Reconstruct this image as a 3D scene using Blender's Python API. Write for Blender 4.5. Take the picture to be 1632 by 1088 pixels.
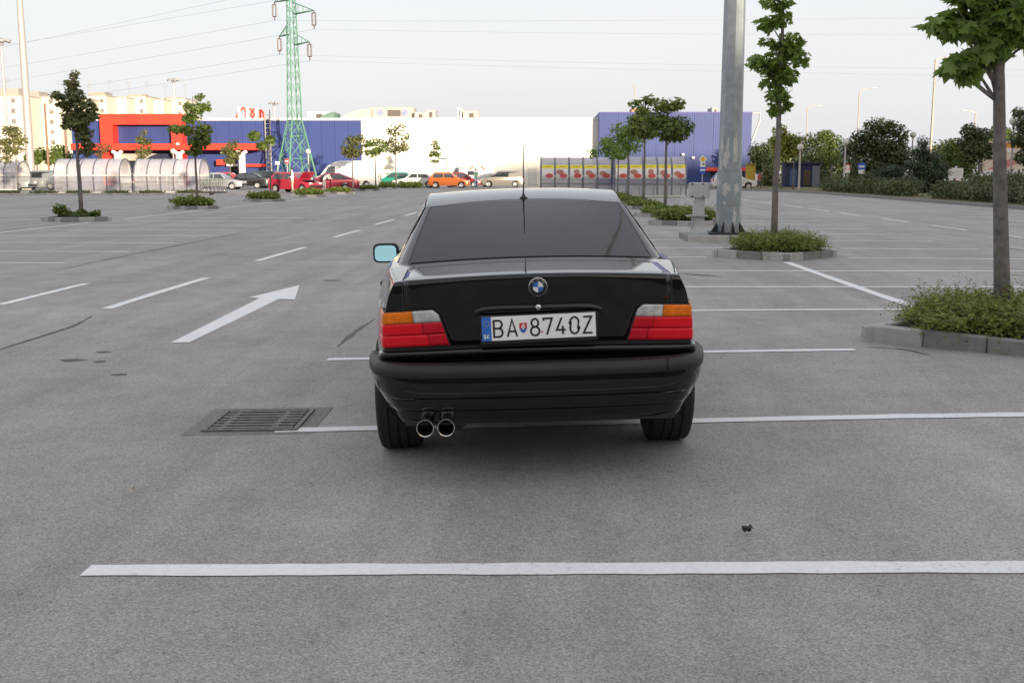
import bpy, bmesh, math, random
import numpy as np
from math import sin, cos, tan, atan, radians as R, pi, exp, tanh, sqrt, hypot
from mathutils import Vector, Matrix

for o in list(bpy.data.objects): bpy.data.objects.remove(o)
scene = bpy.context.scene
COL = scene.collection
random.seed(7); rng = np.random.default_rng(7)

# ------------------------------------------------------------------ camera
F = 1740.; CH = 1.42; HZ = 275.; VX = 868.          # focal length in photo pixels, eye height, horizon row, lane vanishing column
TH = atan((544-HZ)/F); YAW = atan((VX-816)/F*cos(TH))
fwd = Vector((-sin(YAW)*cos(TH), cos(YAW)*cos(TH), -sin(TH)))
rgt = Vector((cos(YAW), sin(YAW), 0)); upv = rgt.cross(fwd)
CAM = Vector((0, 0, CH))
cd = bpy.data.cameras.new('camera'); cam = bpy.data.objects.new('camera', cd); COL.objects.link(cam)
m = Matrix((rgt, upv, -fwd)).transposed().to_4x4(); m.translation = CAM
cam.matrix_world = m
cd.sensor_width = 36; cd.lens = 36*F/1632; cd.clip_start = .05; cd.clip_end = 6000
scene.camera = cam

# ------------------------------------------------------------------ sky, sun, exposure
SUN_EL = R(5.0); SUN_DIR = Vector((.45, -.893, 0)).normalized()    # horizontal direction towards the low evening sun, behind the camera
world = bpy.data.worlds.new('World'); scene.world = world; world.use_nodes = True
nt = world.node_tree; nt.nodes.clear()
sky = nt.nodes.new('ShaderNodeTexSky'); sky.sky_type = 'NISHITA'; sky.sun_disc = False
sky.sun_elevation = SUN_EL; sky.sun_rotation = math.atan2(SUN_DIR.x, SUN_DIR.y)
sky.air_density = 1.0; sky.dust_density = 3.0; sky.ozone_density = 1.0
veil = nt.nodes.new('ShaderNodeMix'); veil.data_type = 'RGBA'; veil.inputs[0].default_value = .62
veil.inputs[7].default_value = (2.92, 2.96, 3.16, 1)               # thin even cloud veil
tcw = nt.nodes.new('ShaderNodeTexCoord'); mpw = nt.nodes.new('ShaderNodeMapping'); mpw.inputs['Scale'].default_value = (1.2, 1.2, 5)
nzw = nt.nodes.new('ShaderNodeTexNoise'); nzw.inputs['Scale'].default_value = 2.2; nzw.inputs['Detail'].default_value = 5
mrw = nt.nodes.new('ShaderNodeMapRange'); mrw.inputs[3].default_value = .70; mrw.inputs[4].default_value = .92
nt.links.new(tcw.outputs['Generated'], mpw.inputs[0]); nt.links.new(mpw.outputs[0], nzw.inputs['Vector'])
nt.links.new(nzw.outputs[0], mrw.inputs[0]); nt.links.new(mrw.outputs[0], veil.inputs[0])
bg = nt.nodes.new('ShaderNodeBackground'); bg.inputs[1].default_value = .14
wo = nt.nodes.new('ShaderNodeOutputWorld')
nt.links.new(sky.outputs[0], veil.inputs[6]); nt.links.new(veil.outputs[2], bg.inputs[0]); nt.links.new(bg.outputs[0], wo.inputs[0])
sd = bpy.data.lights.new('sun', 'SUN'); sd.energy = 3.6; sd.angle = R(.8); sd.color = (1, .83, .62)
sun = bpy.data.objects.new('sun', sd); COL.objects.link(sun)
sv = Vector((SUN_DIR.x*cos(SUN_EL), SUN_DIR.y*cos(SUN_EL), sin(SUN_EL)))
sun.rotation_euler = sv.to_track_quat('Z', 'Y').to_euler(); sun.location = (10, -20, 30)
scene.view_settings.view_transform = 'Standard'; scene.view_settings.look = 'None'
scene.view_settings.exposure = 1.20; scene.view_settings.gamma = 1

# ------------------------------------------------------------------ pixel helpers (direction only; depth from ground, wall or row)
def g(x, y):
    "ground height: slight crossfall towards the drain around the parked car"
    return .0265*3*tanh(x/3)*exp(-((y-7)/3.6)**2)
def ray(px, py): return fwd + rgt*((px-816)/F) + upv*((544-py)/F)
def gp(px, py, z=0.):
    r = ray(px, py); h = z
    for _ in range(8):
        p = CAM + r*((h-CH)/r.z); h = g(p.x, p.y)+z
    return p
def at(px, py, Y):
    r = ray(px, py); return CAM + r*(Y/r.y)
def xat(px, Y): return at(px, 275, Y).x

# ------------------------------------------------------------------ materials
MATS = {}
def mat(name, col, rough=.6, metal=0., var=.12, scale=6., coat=0., bump=0., bscale=60., trans=0., spec=.5, alpha=1., island=0., col2=None, emis=0., obj_rand=0.):
    if name in MATS: return MATS[name]
    m = bpy.data.materials.new(name); m.use_nodes = True; t = m.node_tree; n = t.nodes; l = t.links
    b = n['Principled BSDF']; b.inputs['Roughness'].default_value = rough; b.inputs['Metallic'].default_value = metal
    b.inputs['Coat Weight'].default_value = coat; b.inputs['Coat Roughness'].default_value = .04; b.inputs['Specular IOR Level'].default_value = spec
    tc = n.new('ShaderNodeTexCoord')
    c1 = (*col, 1); c2 = (*(col2 if col2 else [c*(1-var*2) for c in col]), 1)
    mx = n.new('ShaderNodeMix'); mx.data_type = 'RGBA'; mx.inputs[6].default_value = c1; mx.inputs[7].default_value = c2
    if island:
        ge = n.new('ShaderNodeNewGeometry'); l.new(ge.outputs['Random Per Island'], mx.inputs[0])
    else:
        nz = n.new('ShaderNodeTexNoise'); nz.inputs['Scale'].default_value = scale; nz.inputs['Detail'].default_value = 6; nz.inputs['Roughness'].default_value = .65
        l.new(tc.outputs['Object'], nz.inputs['Vector'])
        rp = n.new('ShaderNodeMapRange'); rp.inputs[1].default_value = .3; rp.inputs[2].default_value = .72
        l.new(nz.outputs[0], rp.inputs[0]); l.new(rp.outputs[0], mx.inputs[0])
    l.new(mx.outputs[2], b.inputs['Base Color'])
    if bump:
        bn = n.new('ShaderNodeTexNoise'); bn.inputs['Scale'].default_value = bscale; bn.inputs['Detail'].default_value = 4
        l.new(tc.outputs['Object'], bn.inputs['Vector'])
        bp = n.new('ShaderNodeBump'); bp.inputs['Strength'].default_value = bump; bp.inputs['Distance'].default_value = .01
        l.new(bn.outputs[0], bp.inputs['Height']); l.new(bp.outputs[0], b.inputs['Normal'])
    if emis:
        b.inputs['Emission Color'].default_value = c1; b.inputs['Emission Strength'].default_value = emis
    out = n['Material Output']
    if trans:
        tr = n.new('ShaderNodeBsdfTranslucent'); l.new(mx.outputs[2], tr.inputs[0])
        ms = n.new('ShaderNodeMixShader'); ms.inputs[0].default_value = trans
        l.new(b.outputs[0], ms.inputs[1]); l.new(tr.outputs[0], ms.inputs[2]); l.new(ms.outputs[0], out.inputs[0])
    if alpha < 1:
        tp = n.new('ShaderNodeBsdfTransparent'); ms = n.new('ShaderNodeMixShader'); ms.inputs[0].default_value = alpha
        l.new(tp.outputs[0], ms.inputs[1]); l.new(b.outputs[0], ms.inputs[2]); l.new(ms.outputs[0], out.inputs[0])
    MATS[name] = m; return m

def asphalt_mat():
    m = bpy.data.materials.new('worn_asphalt'); m.use_nodes = True; t = m.node_tree; n = t.nodes; l = t.links
    b = n['Principled BSDF']; tc = n.new('ShaderNodeTexCoord')
    def noise(scale, detail=4, rough=.6, vec=None, dist=0):
        z = n.new('ShaderNodeTexNoise'); z.inputs['Scale'].default_value = scale; z.inputs['Detail'].default_value = detail
        z.inputs['Roughness'].default_value = rough; z.inputs['Distortion'].default_value = dist
        l.new(vec if vec else tc.outputs['Object'], z.inputs['Vector']); return z.outputs[0]
    def mapr(src, a, b_, c, d):
        r = n.new('ShaderNodeMapRange'); r.inputs[1].default_value = a; r.inputs[2].default_value = b_; r.inputs[3].default_value = c; r.inputs[4].default_value = d
        l.new(src, r.inputs[0]); return r.outputs[0]
    def mul(a, c):
        k = n.new('ShaderNodeMath'); k.operation = 'MULTIPLY'; l.new(a, k.inputs[0]); l.new(c, k.inputs[1]); return k.outputs[0]
    def mp(sc, rz):
        k = n.new('ShaderNodeMapping'); k.inputs['Scale'].default_value = sc; k.inputs['Rotation'].default_value = (0, 0, rz); l.new(tc.outputs['Object'], k.inputs[0]); return k.outputs[0]
    big = mapr(noise(.22, 6, .62), .3, .7, .86, 1.10)
    blot = mapr(noise(1.3, 8, .72), .32, .68, .86, 1.10)
    lanes = mapr(noise(1.6, 5, .55, mp((1, .07, 1), .02), .6), .32, .68, .88, 1.10)         # tyre tracks along the lane
    turns = mapr(noise(1.1, 4, .6, mp((1, .12, 1), -.75), 1.5), .38, .72, .95, 1.10)        # sweeping turn tracks
    grit = mapr(noise(130, 5, .85), .28, .72, .70, 1.28)
    vo = n.new('ShaderNodeTexVoronoi'); vo.inputs['Scale'].default_value = 170; l.new(tc.outputs['Object'], vo.inputs['Vector'])
    sep = n.new('ShaderNodeSeparateColor'); l.new(vo.outputs['Color'], sep.inputs[0])
    chip = mapr(sep.outputs[0], 0, 1, .66, 1.34)
    pits = mapr(noise(40, 2, .5), .68, .74, 1, .5)
    v = mul(mul(mul(big, blot), mul(lanes, turns)), mul(mul(grit, chip), pits))
    hue = n.new('ShaderNodeMix'); hue.data_type = 'RGBA'; hue.inputs[6].default_value = (.315, .302, .292, 1); hue.inputs[7].default_value = (.345, .318, .298, 1)
    l.new(mapr(noise(.16, 5, .6, mp((.25, 1, 1), .03)), .35, .65, 0, 1), hue.inputs[0])
    mm = n.new('ShaderNodeVectorMath'); mm.operation = 'SCALE'; l.new(hue.outputs[2], mm.inputs[0]); l.new(v, mm.inputs['Scale'])
    l.new(mm.outputs[0], b.inputs['Base Color'])
    l.new(mapr(noise(3, 3), .3, .7, .62, .85), b.inputs['Roughness']); b.inputs['Specular IOR Level'].default_value = .35
    bp = n.new('ShaderNodeBump'); bp.inputs['Strength'].default_value = .3; bp.inputs['Distance'].default_value = .006
    l.new(mul(grit, chip), bp.inputs['Height']); l.new(bp.outputs[0], b.inputs['Normal'])
    return m

def paint_mat(name='line_paint', wear=.5):
    m = bpy.data.materials.new(name); m.use_nodes = True; t = m.node_tree; n = t.nodes; l = t.links
    b = n['Principled BSDF']; tc = n.new('ShaderNodeTexCoord'); b.inputs['Roughness'].default_value = .6
    z = n.new('ShaderNodeTexNoise'); z.inputs['Scale'].default_value = 38; z.inputs['Detail'].default_value = 7; z.inputs['Roughness'].default_value = .75
    l.new(tc.outputs['Object'], z.inputs['Vector'])
    z2 = n.new('ShaderNodeTexNoise'); z2.inputs['Scale'].default_value = 3; z2.inputs['Detail'].default_value = 3; l.new(tc.outputs['Object'], z2.inputs['Vector'])
    ad = n.new('ShaderNodeMath'); ad.operation = 'MULTIPLY_ADD'; ad.inputs[1].default_value = .35; l.new(z2.outputs[0], ad.inputs[0]); l.new(z.outputs[0], ad.inputs[2])
    r = n.new('ShaderNodeValToRGB'); r.color_ramp.elements[0].position = .46; r.color_ramp.elements[0].color = (.30, .29, .28, 1)
    r.color_ramp.elements[1].position = .56; r.color_ramp.elements[1].color = (.70, .70, .70, 1)
    e = r.color_ramp.elements.new(.8); e.color = (.80, .80, .79, 1)
    l.new(ad.outputs[0], r.inputs[0]); l.new(r.outputs[0], b.inputs['Base Color'])
    MATS[name] = m; return m

# ------------------------------------------------------------------ object helpers
def tag(o, label=None, cat=None, group=None, kind=None):
    if label: o['label'] = label
    if cat: o['category'] = cat
    if group: o['group'] = group
    if kind: o['kind'] = kind
    return o
def thing(name, label, cat, loc=(0, 0, 0), rz=0, group=None):
    o = bpy.data.objects.new(name, None); COL.objects.link(o); o.location = loc; o.rotation_euler = (0, 0, rz); o.empty_display_size = .2
    return tag(o, label, cat, group)
def link(name, me, mats, parent=None, loc=None, smooth=None):
    if not isinstance(mats, (list, tuple)): mats = [mats]
    if not me.materials:
        for mm in mats: me.materials.append(mm)
    o = bpy.data.objects.new(name, me); COL.objects.link(o)
    if parent: o.parent = parent
    if loc is not None: o.location = loc
    if smooth is not None:
        me.polygons.foreach_set('use_smooth', [True]*len(me.polygons))
        if smooth < 180: me.set_sharp_from_angle(angle=R(smooth))
    return o
def copy_tree(o, parent=None):
    c = o.copy(); COL.objects.link(c); c.parent = parent
    for ch in list(o.children): copy_tree(ch, c)
    return c

class MB:
    def __init__(s): s.v = []; s.f = []; s.mi = []
    def add(s, verts, faces, mi=0):
        k = len(s.v); s.v += [tuple(p) for p in verts]; s.f += [tuple(i+k for i in f) for f in faces]; s.mi += [mi]*len(faces); return s
    def box(s, c, size, rz=0, mi=0, bev=0., rx=0, ry=0):
        hx, hy, hz = size[0]/2, size[1]/2, size[2]/2
        M = Matrix.Rotation(rz, 3, 'Z') @ Matrix.Rotation(ry, 3, 'Y') @ Matrix.Rotation(rx, 3, 'X'); c = Vector(c)
        if bev <= 0:
            P = [(-hx,-hy,-hz),(hx,-hy,-hz),(hx,hy,-hz),(-hx,hy,-hz),(-hx,-hy,hz),(hx,-hy,hz),(hx,hy,hz),(-hx,hy,hz)]
            Fc = [(0,3,2,1),(4,5,6,7),(0,1,5,4),(1,2,6,5),(2,3,7,6),(3,0,4,7)]
        else:
            b = min(bev, hx*.49, hy*.49, hz*.49); P = []; 
            for z, i in ((-hz, b), (-hz+b, 0), (hz-b, 0), (hz, b)):
                a, d = hx-i, hy-i; e = b if i == 0 else b*.4
                P += [(-a+e,-d,z),(a-e,-d,z),(a,-d+e,z),(a,d-e,z),(a-e,d,z),(-a+e,d,z),(-a,d-e,z),(-a,-d+e,z)]
            Fc = [tuple(range(7,-1,-1)), tuple(range(24,32))]
            for r in range(3):
                for i in range(8): Fc.append((r*8+i, r*8+(i+1)%8, r*8+8+(i+1)%8, r*8+8+i))
        return s.add([c + M@Vector(p) for p in P], Fc, mi)
    def tube(s, pts, r, n=8, mi=0, cap=True):
        pts = [Vector(p) for p in pts]; rs = r if isinstance(r, (list, tuple)) else [r]*len(pts); V = []; prev = None
        for i, p in enumerate(pts):
            d = (pts[min(i+1, len(pts)-1)] - pts[max(i-1, 0)]).normalized()
            ref = Vector((0,0,1)) if abs(d.z) < .95 else Vector((1,0,0))
            if prev is not None: ref = prev
            u = (ref - d*ref.dot(d)).normalized(); w = d.cross(u); prev = u
            V += [p + (u*cos(2*pi*k/n) + w*sin(2*pi*k/n))*rs[i] for k in range(n)]
        Fc = [(i*n+k, i*n+(k+1)%n, (i+1)*n+(k+1)%n, (i+1)*n+k) for i in range(len(pts)-1) for k in range(n)]
        if cap: Fc += [tuple(range(n-1,-1,-1)), tuple(range((len(pts)-1)*n, len(pts)*n))]
        return s.add(V, Fc, mi)
    def lathe(s, prof, n=24, axis='Z', c=(0,0,0), mi=0, closed=False):
        c = Vector(c); V = []
        for r, h in prof:
            for k in range(n):
                a = 2*pi*k/n; x, y = r*cos(a), r*sin(a)
                V.append(c + (Vector((x,y,h)) if axis == 'Z' else Vector((h,x,y)) if axis == 'X' else Vector((x,h,y))))
        m_ = len(prof); Fc = [(i%m_*n+k, i%m_*n+(k+1)%n, (i+1)%m_*n+(k+1)%n, (i+1)%m_*n+k) for i in range(m_ if closed else m_-1) for k in range(n)]
        return s.add(V, Fc, mi)
    def grid(s, P, mi=0):
        a, b = len(P), len(P[0]); V = [p for row in P for p in row]
        return s.add(V, [(i*b+j, i*b+j+1, (i+1)*b+j+1, (i+1)*b+j) for i in range(a-1) for j in range(b-1)], mi)
    def poly(s, pts, t, axis, mi=0):
        "extrude a flat outline along vector axis by t"
        ax = Vector(axis)*t; A = [Vector(p) for p in pts]; n = len(A)
        return s.add(A + [p+ax for p in A], [tuple(range(n-1,-1,-1)), tuple(range(n, 2*n))] + [(i, (i+1)%n, n+(i+1)%n, n+i) for i in range(n)], mi)
    def build(s, name, mats, parent=None, loc=None, smooth=None, fix=True):
        me = bpy.data.meshes.new(name); me.from_pydata(s.v, [], s.f)
        if not isinstance(mats, (list, tuple)): mats = [mats]
        for mm in mats: me.materials.append(mm)
        if len(mats) > 1: me.polygons.foreach_set('material_index', s.mi)
        if fix:
            bm = bmesh.new(); bm.from_mesh(me); bmesh.ops.recalc_face_normals(bm, faces=bm.faces); bm.to_mesh(me); bm.free()
        me.update()
        return link(name, me, mats, parent, loc, smooth)
def one(name, mats, parent, fn, *a, smooth=None, **k):
    b = MB(); getattr(b, fn)(*a, **k); return b.build(name, mats, parent, smooth=smooth)

def interp(x, pts):
    if x <= pts[0][0]: return pts[0][1]
    for (a, b), (c, d) in zip(pts, pts[1:]):
        if x <= c:
            t = (x-a)/(c-a); return b+(d-b)*t
    return pts[-1][1]
def catmull(pts, n):
    "smooth curve through control points, n samples per span (numpy)"
    P = [np.array(p, float) for p in pts]; out = []
    for i in range(len(P)-1):
        p0 = P[i-1] if i else 2*P[0]-P[1]; p1, p2 = P[i], P[i+1]; p3 = P[i+2] if i+2 < len(P) else 2*P[-1]-P[-2]
        for k in range(n):
            t = k/n; out.append(.5*((2*p1)+(-p0+p2)*t+(2*p0-5*p1+4*p2-p3)*t*t+(-p0+3*p1-3*p2+p3)*t**3))
    out.append(P[-1]); return out

# leaves ------------------------------------------------------------
def maple_template():
    h = [(0,0),(.16,-.10),(.40,-.12),(.34,.06),(.62,.30),(.40,.36),(.46,.62),(.22,.56),(.14,.72),(0,1.0)]
    pts = h + [(-x, y) for x, y in h[-2:0:-1]]
    V = np.array([(x, y-.1, -.22*abs(x)-.18*y*y) for x, y in pts])
    n = len(pts); c = len(h)-1
    return V, [tuple(range(0, c+1)), tuple([c]+list(range(c+1, n))+[0])]
def quad_template(w=.42):
    V = np.array([(0,0,0),(w,.45,-.07),(0,1,-.16),(-w,.45,-.07)]); return V, [(0,1,2),(0,2,3)]
def needle_template():
    V = np.array([(0,0,0),(.10,.5,-.02),(0,1,-.05),(-.10,.5,-.02)]); return V, [(0,1,2,3)]
MAPLE, LEAF, NEEDLE = maple_template(), quad_template(), needle_template()
def frames(N, tip):
    "rotation matrices with +z = N, +y towards tip"
    N = N/np.linalg.norm(N, axis=1, keepdims=True)
    T = tip - N*(tip*N).sum(1, keepdims=True); T /= np.linalg.norm(T, axis=1, keepdims=True)+1e-9
    return np.stack([np.cross(T, N), T, N], axis=2)
def leaf_mesh(name, P, N, tip, size, tmpl):
    V, Fc = tmpl; M = frames(N, tip); k = len(V); n = len(P)
    W = np.einsum('nij,kj->nki', M, V)*size[:, None, None] + P[:, None, :]
    loops = []; starts = []; tot = []; base = []
    for f in Fc: base += list(f); tot.append(len(f))
    base = np.array(base); L = (base[None, :] + (np.arange(n)*k)[:, None]).ravel()
    tot = np.tile(tot, n); starts = np.concatenate([[0], np.cumsum(tot)[:-1]])
    me = bpy.data.meshes.new(name); me.vertices.add(n*k); me.vertices.foreach_set('co', W.ravel())
    me.loops.add(len(L)); me.loops.foreach_set('vertex_index', L.astype(np.int32))
    me.polygons.add(len(tot)); me.polygons.foreach_set('loop_start', starts.astype(np.int32))
    me.update(calc_edges=True); me.validate(); return me
def blob_points(blobs, n):
    "blobs: (x,y,z,rx,ry,rz) -> points, outward vectors"
    w = np.array([b[3]*b[4]*b[5] for b in blobs])**.8; w /= w.sum()
    idx = rng.choice(len(blobs), n, p=w); B = np.array(blobs)[idx]
    d = rng.normal(size=(n, 3)); d /= np.linalg.norm(d, axis=1, keepdims=True)
    r = rng.random(n)**.45
    return B[:, :3] + d*B[:, 3:]*r[:, None], d
def foliage(name, blobs, n, size, tmpl, mats, parent, flat=.7, jit=.35):
    P, D = blob_points(blobs, n)
    N = D*(1-flat) + np.array([0,0,1.])*flat + rng.normal(size=D.shape)*jit
    tip = D*np.array([1,1,.3]) + np.array([0,0,-.45]) + rng.normal(size=D.shape)*.4
    return link(name, leaf_mesh(name, P, N, tip, size*(.7+.6*rng.random(n)), tmpl), mats, parent)
# ================================================================== GROUND
ASPH = asphalt_mat(); PAINT = paint_mat()
def ground_sheet():
    xs = sorted(set([-2500,-900,-400,-200,-100,-60,-40,-25,-15] + [round(-10+.4*i, 2) for i in range(51)] + [15,25,40,60,100,200,400,900,2500]))
    ys = sorted(set([-800,-300,-120,-60,-30,-15,-8,-4] + [round(-2+.4*i, 2) for i in range(56)] + [24,30,40,60,90,130,200,400,900,3000]))
    b = MB(); b.grid([[(x, y, g(x, y)) for x in xs] for y in ys]); return b
ground = tag(ground_sheet().build('ground', ASPH, smooth=180), 'grey weathered asphalt of the supermarket parking lot', 'ground', kind='structure')
del ground['category']
def strip(name, a, b, w, z=.004, mats=None, jag=.0055, n=None):
    "painted stripe from a to b on the ground, slightly ragged edges"
    a = Vector((a[0], a[1])); b = Vector((b[0], b[1])); d = b-a; L = d.length; d.normalize(); s = Vector((-d.y, d.x))
    n = n or max(2, int(L/.12)) if a.y < 14 else max(2, int(L/.4)); P = []
    for i in range(n+1):
        p = a + d*(L*i/n); row = []
        for k in (-1, 1):
            q = p + s*(w/2*k + random.uniform(-jag, jag)); row.append((q.x, q.y, g(q.x, q.y)+z))
        P.append(row)
    m_ = MB(); m_.grid(P); return m_.build(name, mats or PAINT, ground)
W_ = .105
# bays of the black car, left ends at about X -1.55, running to the island row at X 3.9 and on to 8.1
def pxline(p0, p1, w=W_, name='painted_line'):
    a = gp(*p0); b = gp(*p1); return strip(name, a, b, w)
def extend(p0, p1, X1):
    a = gp(*p0); b = gp(*p1); t = (X1-a.x)/(b.x-a.x); return (a.x, a.y), (X1, a.y+(b.y-a.y)*t)
a, b = extend((137, 909), (1600, 904), 3.3); strip('painted_line', a, b, .115)
a, b = extend((440, 686), (1632, 661), 3.6); strip('painted_line', a, b, W_)
strip('painted_line', gp(522, 573), gp(1362, 557.5), W_)
strip('painted_line', (-1.55, gp(900, 499).y), gp(1452, 493), W_)
for y0, y1, x1 in ((13.62, 13.86, 8.1), (15.98, 16.06, 8.1)): strip('painted_line', (-1.5, y0), (x1, y1), W_)
for i, y in enumerate((18.55, 20.9, 23.3, 25.95, 28.3, 30.7, 33.1, 35.5, 37.9, 40.3, 42.7, 45.1, 47.5, 49.9, 52.3, 54.7)):
    x1 = 2.75 if abs(y-18.55) < .1 else 3.05 if y > 23 and y < 26.1 else 3.85
    strip('painted_line', (-1.5, y), (x1 if y < 27 else 3.85, y+.03), W_)
    strip('painted_line', (5.1 if y < 19 else 4.6 if abs(y-20.9) < .1 else 3.95, y-.02), (8.12+random.uniform(-.04, .04), y-.25), W_)
for y in (11.4, 8.8, 6.4): strip('painted_line', (4.6 if y > 9 else 5.3, y), (8.1, y-.2), W_)
strip('painted_line', (3.88, 17.62), (3.93, 11.0), .13)                       # spine between islands
for k in range(6):
    y0 = 36.6+k*0; 
for (ya, yb) in ((20.6, 28.6),): strip('painted_line', (3.9, 24.8), (3.9, 28.7), .12)
# lane right of the bays: dashes at X 10.5
for y0, y1 in ((19.2, 22.2), (24.4, 25.4), (27.61, 30.23), (32.13, 34.76), (36.77, 39.64), (40.9, 44.5), (45.3, 48.76), (51, 54.2), (57, 60), (63, 66)):
    strip('painted_dash', (10.52, y0), (10.55, y1), .11)
for k in range(9): strip('painted_line', (13.2, 33+2.6*k), (17.9, 32.9+2.6*k), .10)
# lane left of the car: dashes at X -4.6 and one at -5.9, arrow at -3.1
strip('painted_dash', gp(0, 486), gp(138, 452), .12)
for y0, y1 in ((11.41, 14.71), (17.6, 20.9), (24.2, 27.16), (30.14, 33.39), (36.5, 39.6), (43, 46)): strip('painted_dash', (-4.66, y0), (-4.6, y1), .125)
def arrow():
    pts = [gp(*p) for p in ((271, 547), (302, 546), (444, 477), (470, 477.5), (477, 455), (396, 474.5), (414, 475.5))]
    b = MB(); b.add([(p.x, p.y, g(p.x, p.y)+.0045) for p in pts], [(0,1,2,6),(2,3,4),(2,4,6),(6,4,5)]); return b.build('painted_arrow', PAINT, ground)
arrow()
# left bays between X -7.5 and the separator at -13
for i in range(17):
    y = 11.7+2.49*i+.4; strip('painted_line', (-12.95, y+.08), (-7.55+random.uniform(-.06, .06), y), W_)
strip('painted_line', (-12.95, 12), (-13.0, 31.0), .12); strip('painted_line', (-13.0, 33.6), (-13.05, 41.8), .12); strip('painted_line', (-13.05, 44.4), (-13.05, 52.8), .12)
strip('painted_line', (-13.05, 55.2), (-13.05, 63.4), .12); strip('painted_line', (-13.05, 66), (-13.05, 74), .12)
for i in range(13):
    y = 33+2.49*i; strip('painted_line', (-20.2, y), (-14.8, y+.05), W_)
# tar seams and dark cracks: thin tacky strips
TAR = mat('tar_seam', (.028, .027, .028), .55, var=.2, scale=20)
def seam(pts, w):
    b = MB(); P = []
    Q = [gp(*p) for p in pts]
    fine = catmull([(q.x, q.y) for q in Q], 8)
    for i, q in enumerate(fine):
        d = fine[min(i+1, len(fine)-1)]-fine[max(i-1, 0)]; s = np.array([-d[1], d[0]]); s /= np.linalg.norm(s)+1e-9
        ww = w*(.35+.65*random.random())*(.15+sin(pi*min(1, max(0, i/(len(fine)-1))))**.5); j = random.uniform(-.006, .006)
        P.append([(*(q+s*(ww/2+j)), g(*q)+.003), (*(q-s*(ww/2-j)), g(*q)+.003)])
    b.grid(P); return b.build('tar_seam', TAR, ground)
seam([(-60, 575), (60, 538), (118, 519), (148, 503)], .045)
seam([(538, 553), (565, 530), (598, 508)], .055)
seam([(90, 431), (200, 408), (330, 382), (430, 361)], .04)
seam([(1575, 392), (1632, 399)], .10); seam([(1500, 361), (1580, 365)], .07); seam([(1590, 436), (1640, 440)], .07)
seam([(600, 358), (640, 357)], .12); seam([(1085, 436), (1150, 441)], .12); seam([(1380, 553), (1440, 557), (1480, 566)], .03)
STAIN = mat('oil_stain', (.06, .058, .058), .6, var=.2, scale=20)
for px, py, s in ((116, 574, .05), (165, 561, .03), (160, 576, .025), (190, 597, .03), (530, 447, .06)):
    p = gp(px, py); b = MB(); n = 12
    ring = [(p.x+s*(1+.5*random.random())*cos(2*pi*k/n)*1.6, p.y+s*(1+.5*random.random())*sin(2*pi*k/n), g(p.x, p.y)+.003) for k in range(n)]
    b.add([(p.x, p.y, g(p.x, p.y)+.003)]+ring, [(0, 1+k, 1+(k+1) % n) for k in range(n)]); b.build('oil_stain', STAIN, ground)

# ================================================================== DRAIN GRATE
IRON = mat('cast_iron', (.22, .21, .21), .6, .4, var=.3, scale=30, bump=.3)
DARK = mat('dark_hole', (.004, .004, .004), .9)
def drain():
    c = gp(415, 671); gz = g(c.x, c.y)
    t = thing('drain_grate', 'rusty slotted iron drain grate set in the asphalt beside the black car', 'drain', (c.x, c.y, gz), R(1.0))
    w, d = .50, .50
    sl = R(-1.1); M = lambda v: (v[0], v[1], v[2]+v[0]*.018)
    def bx(nm, c_, s_, mm): b = MB(); b.box(c_, s_); b.v = [M(v) for v in b.v]; return b.build(nm, mm, t)
    bx('patch', (0, 0, .001), (.74, .70, .006), mat('patch_asphalt', (.27, .26, .25), .85, var=.22, scale=45, bump=.8, bscale=120))
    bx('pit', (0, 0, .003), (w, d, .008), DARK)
    for s in (-1, 1):
        bx('frame_bar', (0, s*(d/2+.012), .009), (w+.05, .026, .012), IRON); bx('frame_bar', (s*(w/2+.012), 0, .009), (.026, d, .012), IRON)
    n = 7
    for i in range(n):
        y = -d/2 + (i+.5)*d/n; bx('slat', (0, y, .0105), (w-.02, .034, .010), IRON)
    for x in (-.17, .13): bx('cross_bar', (x, 0, .0095), (.035, d-.01, .008), IRON)
    # spill of white paint over the front edge
    return t
drain()

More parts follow.
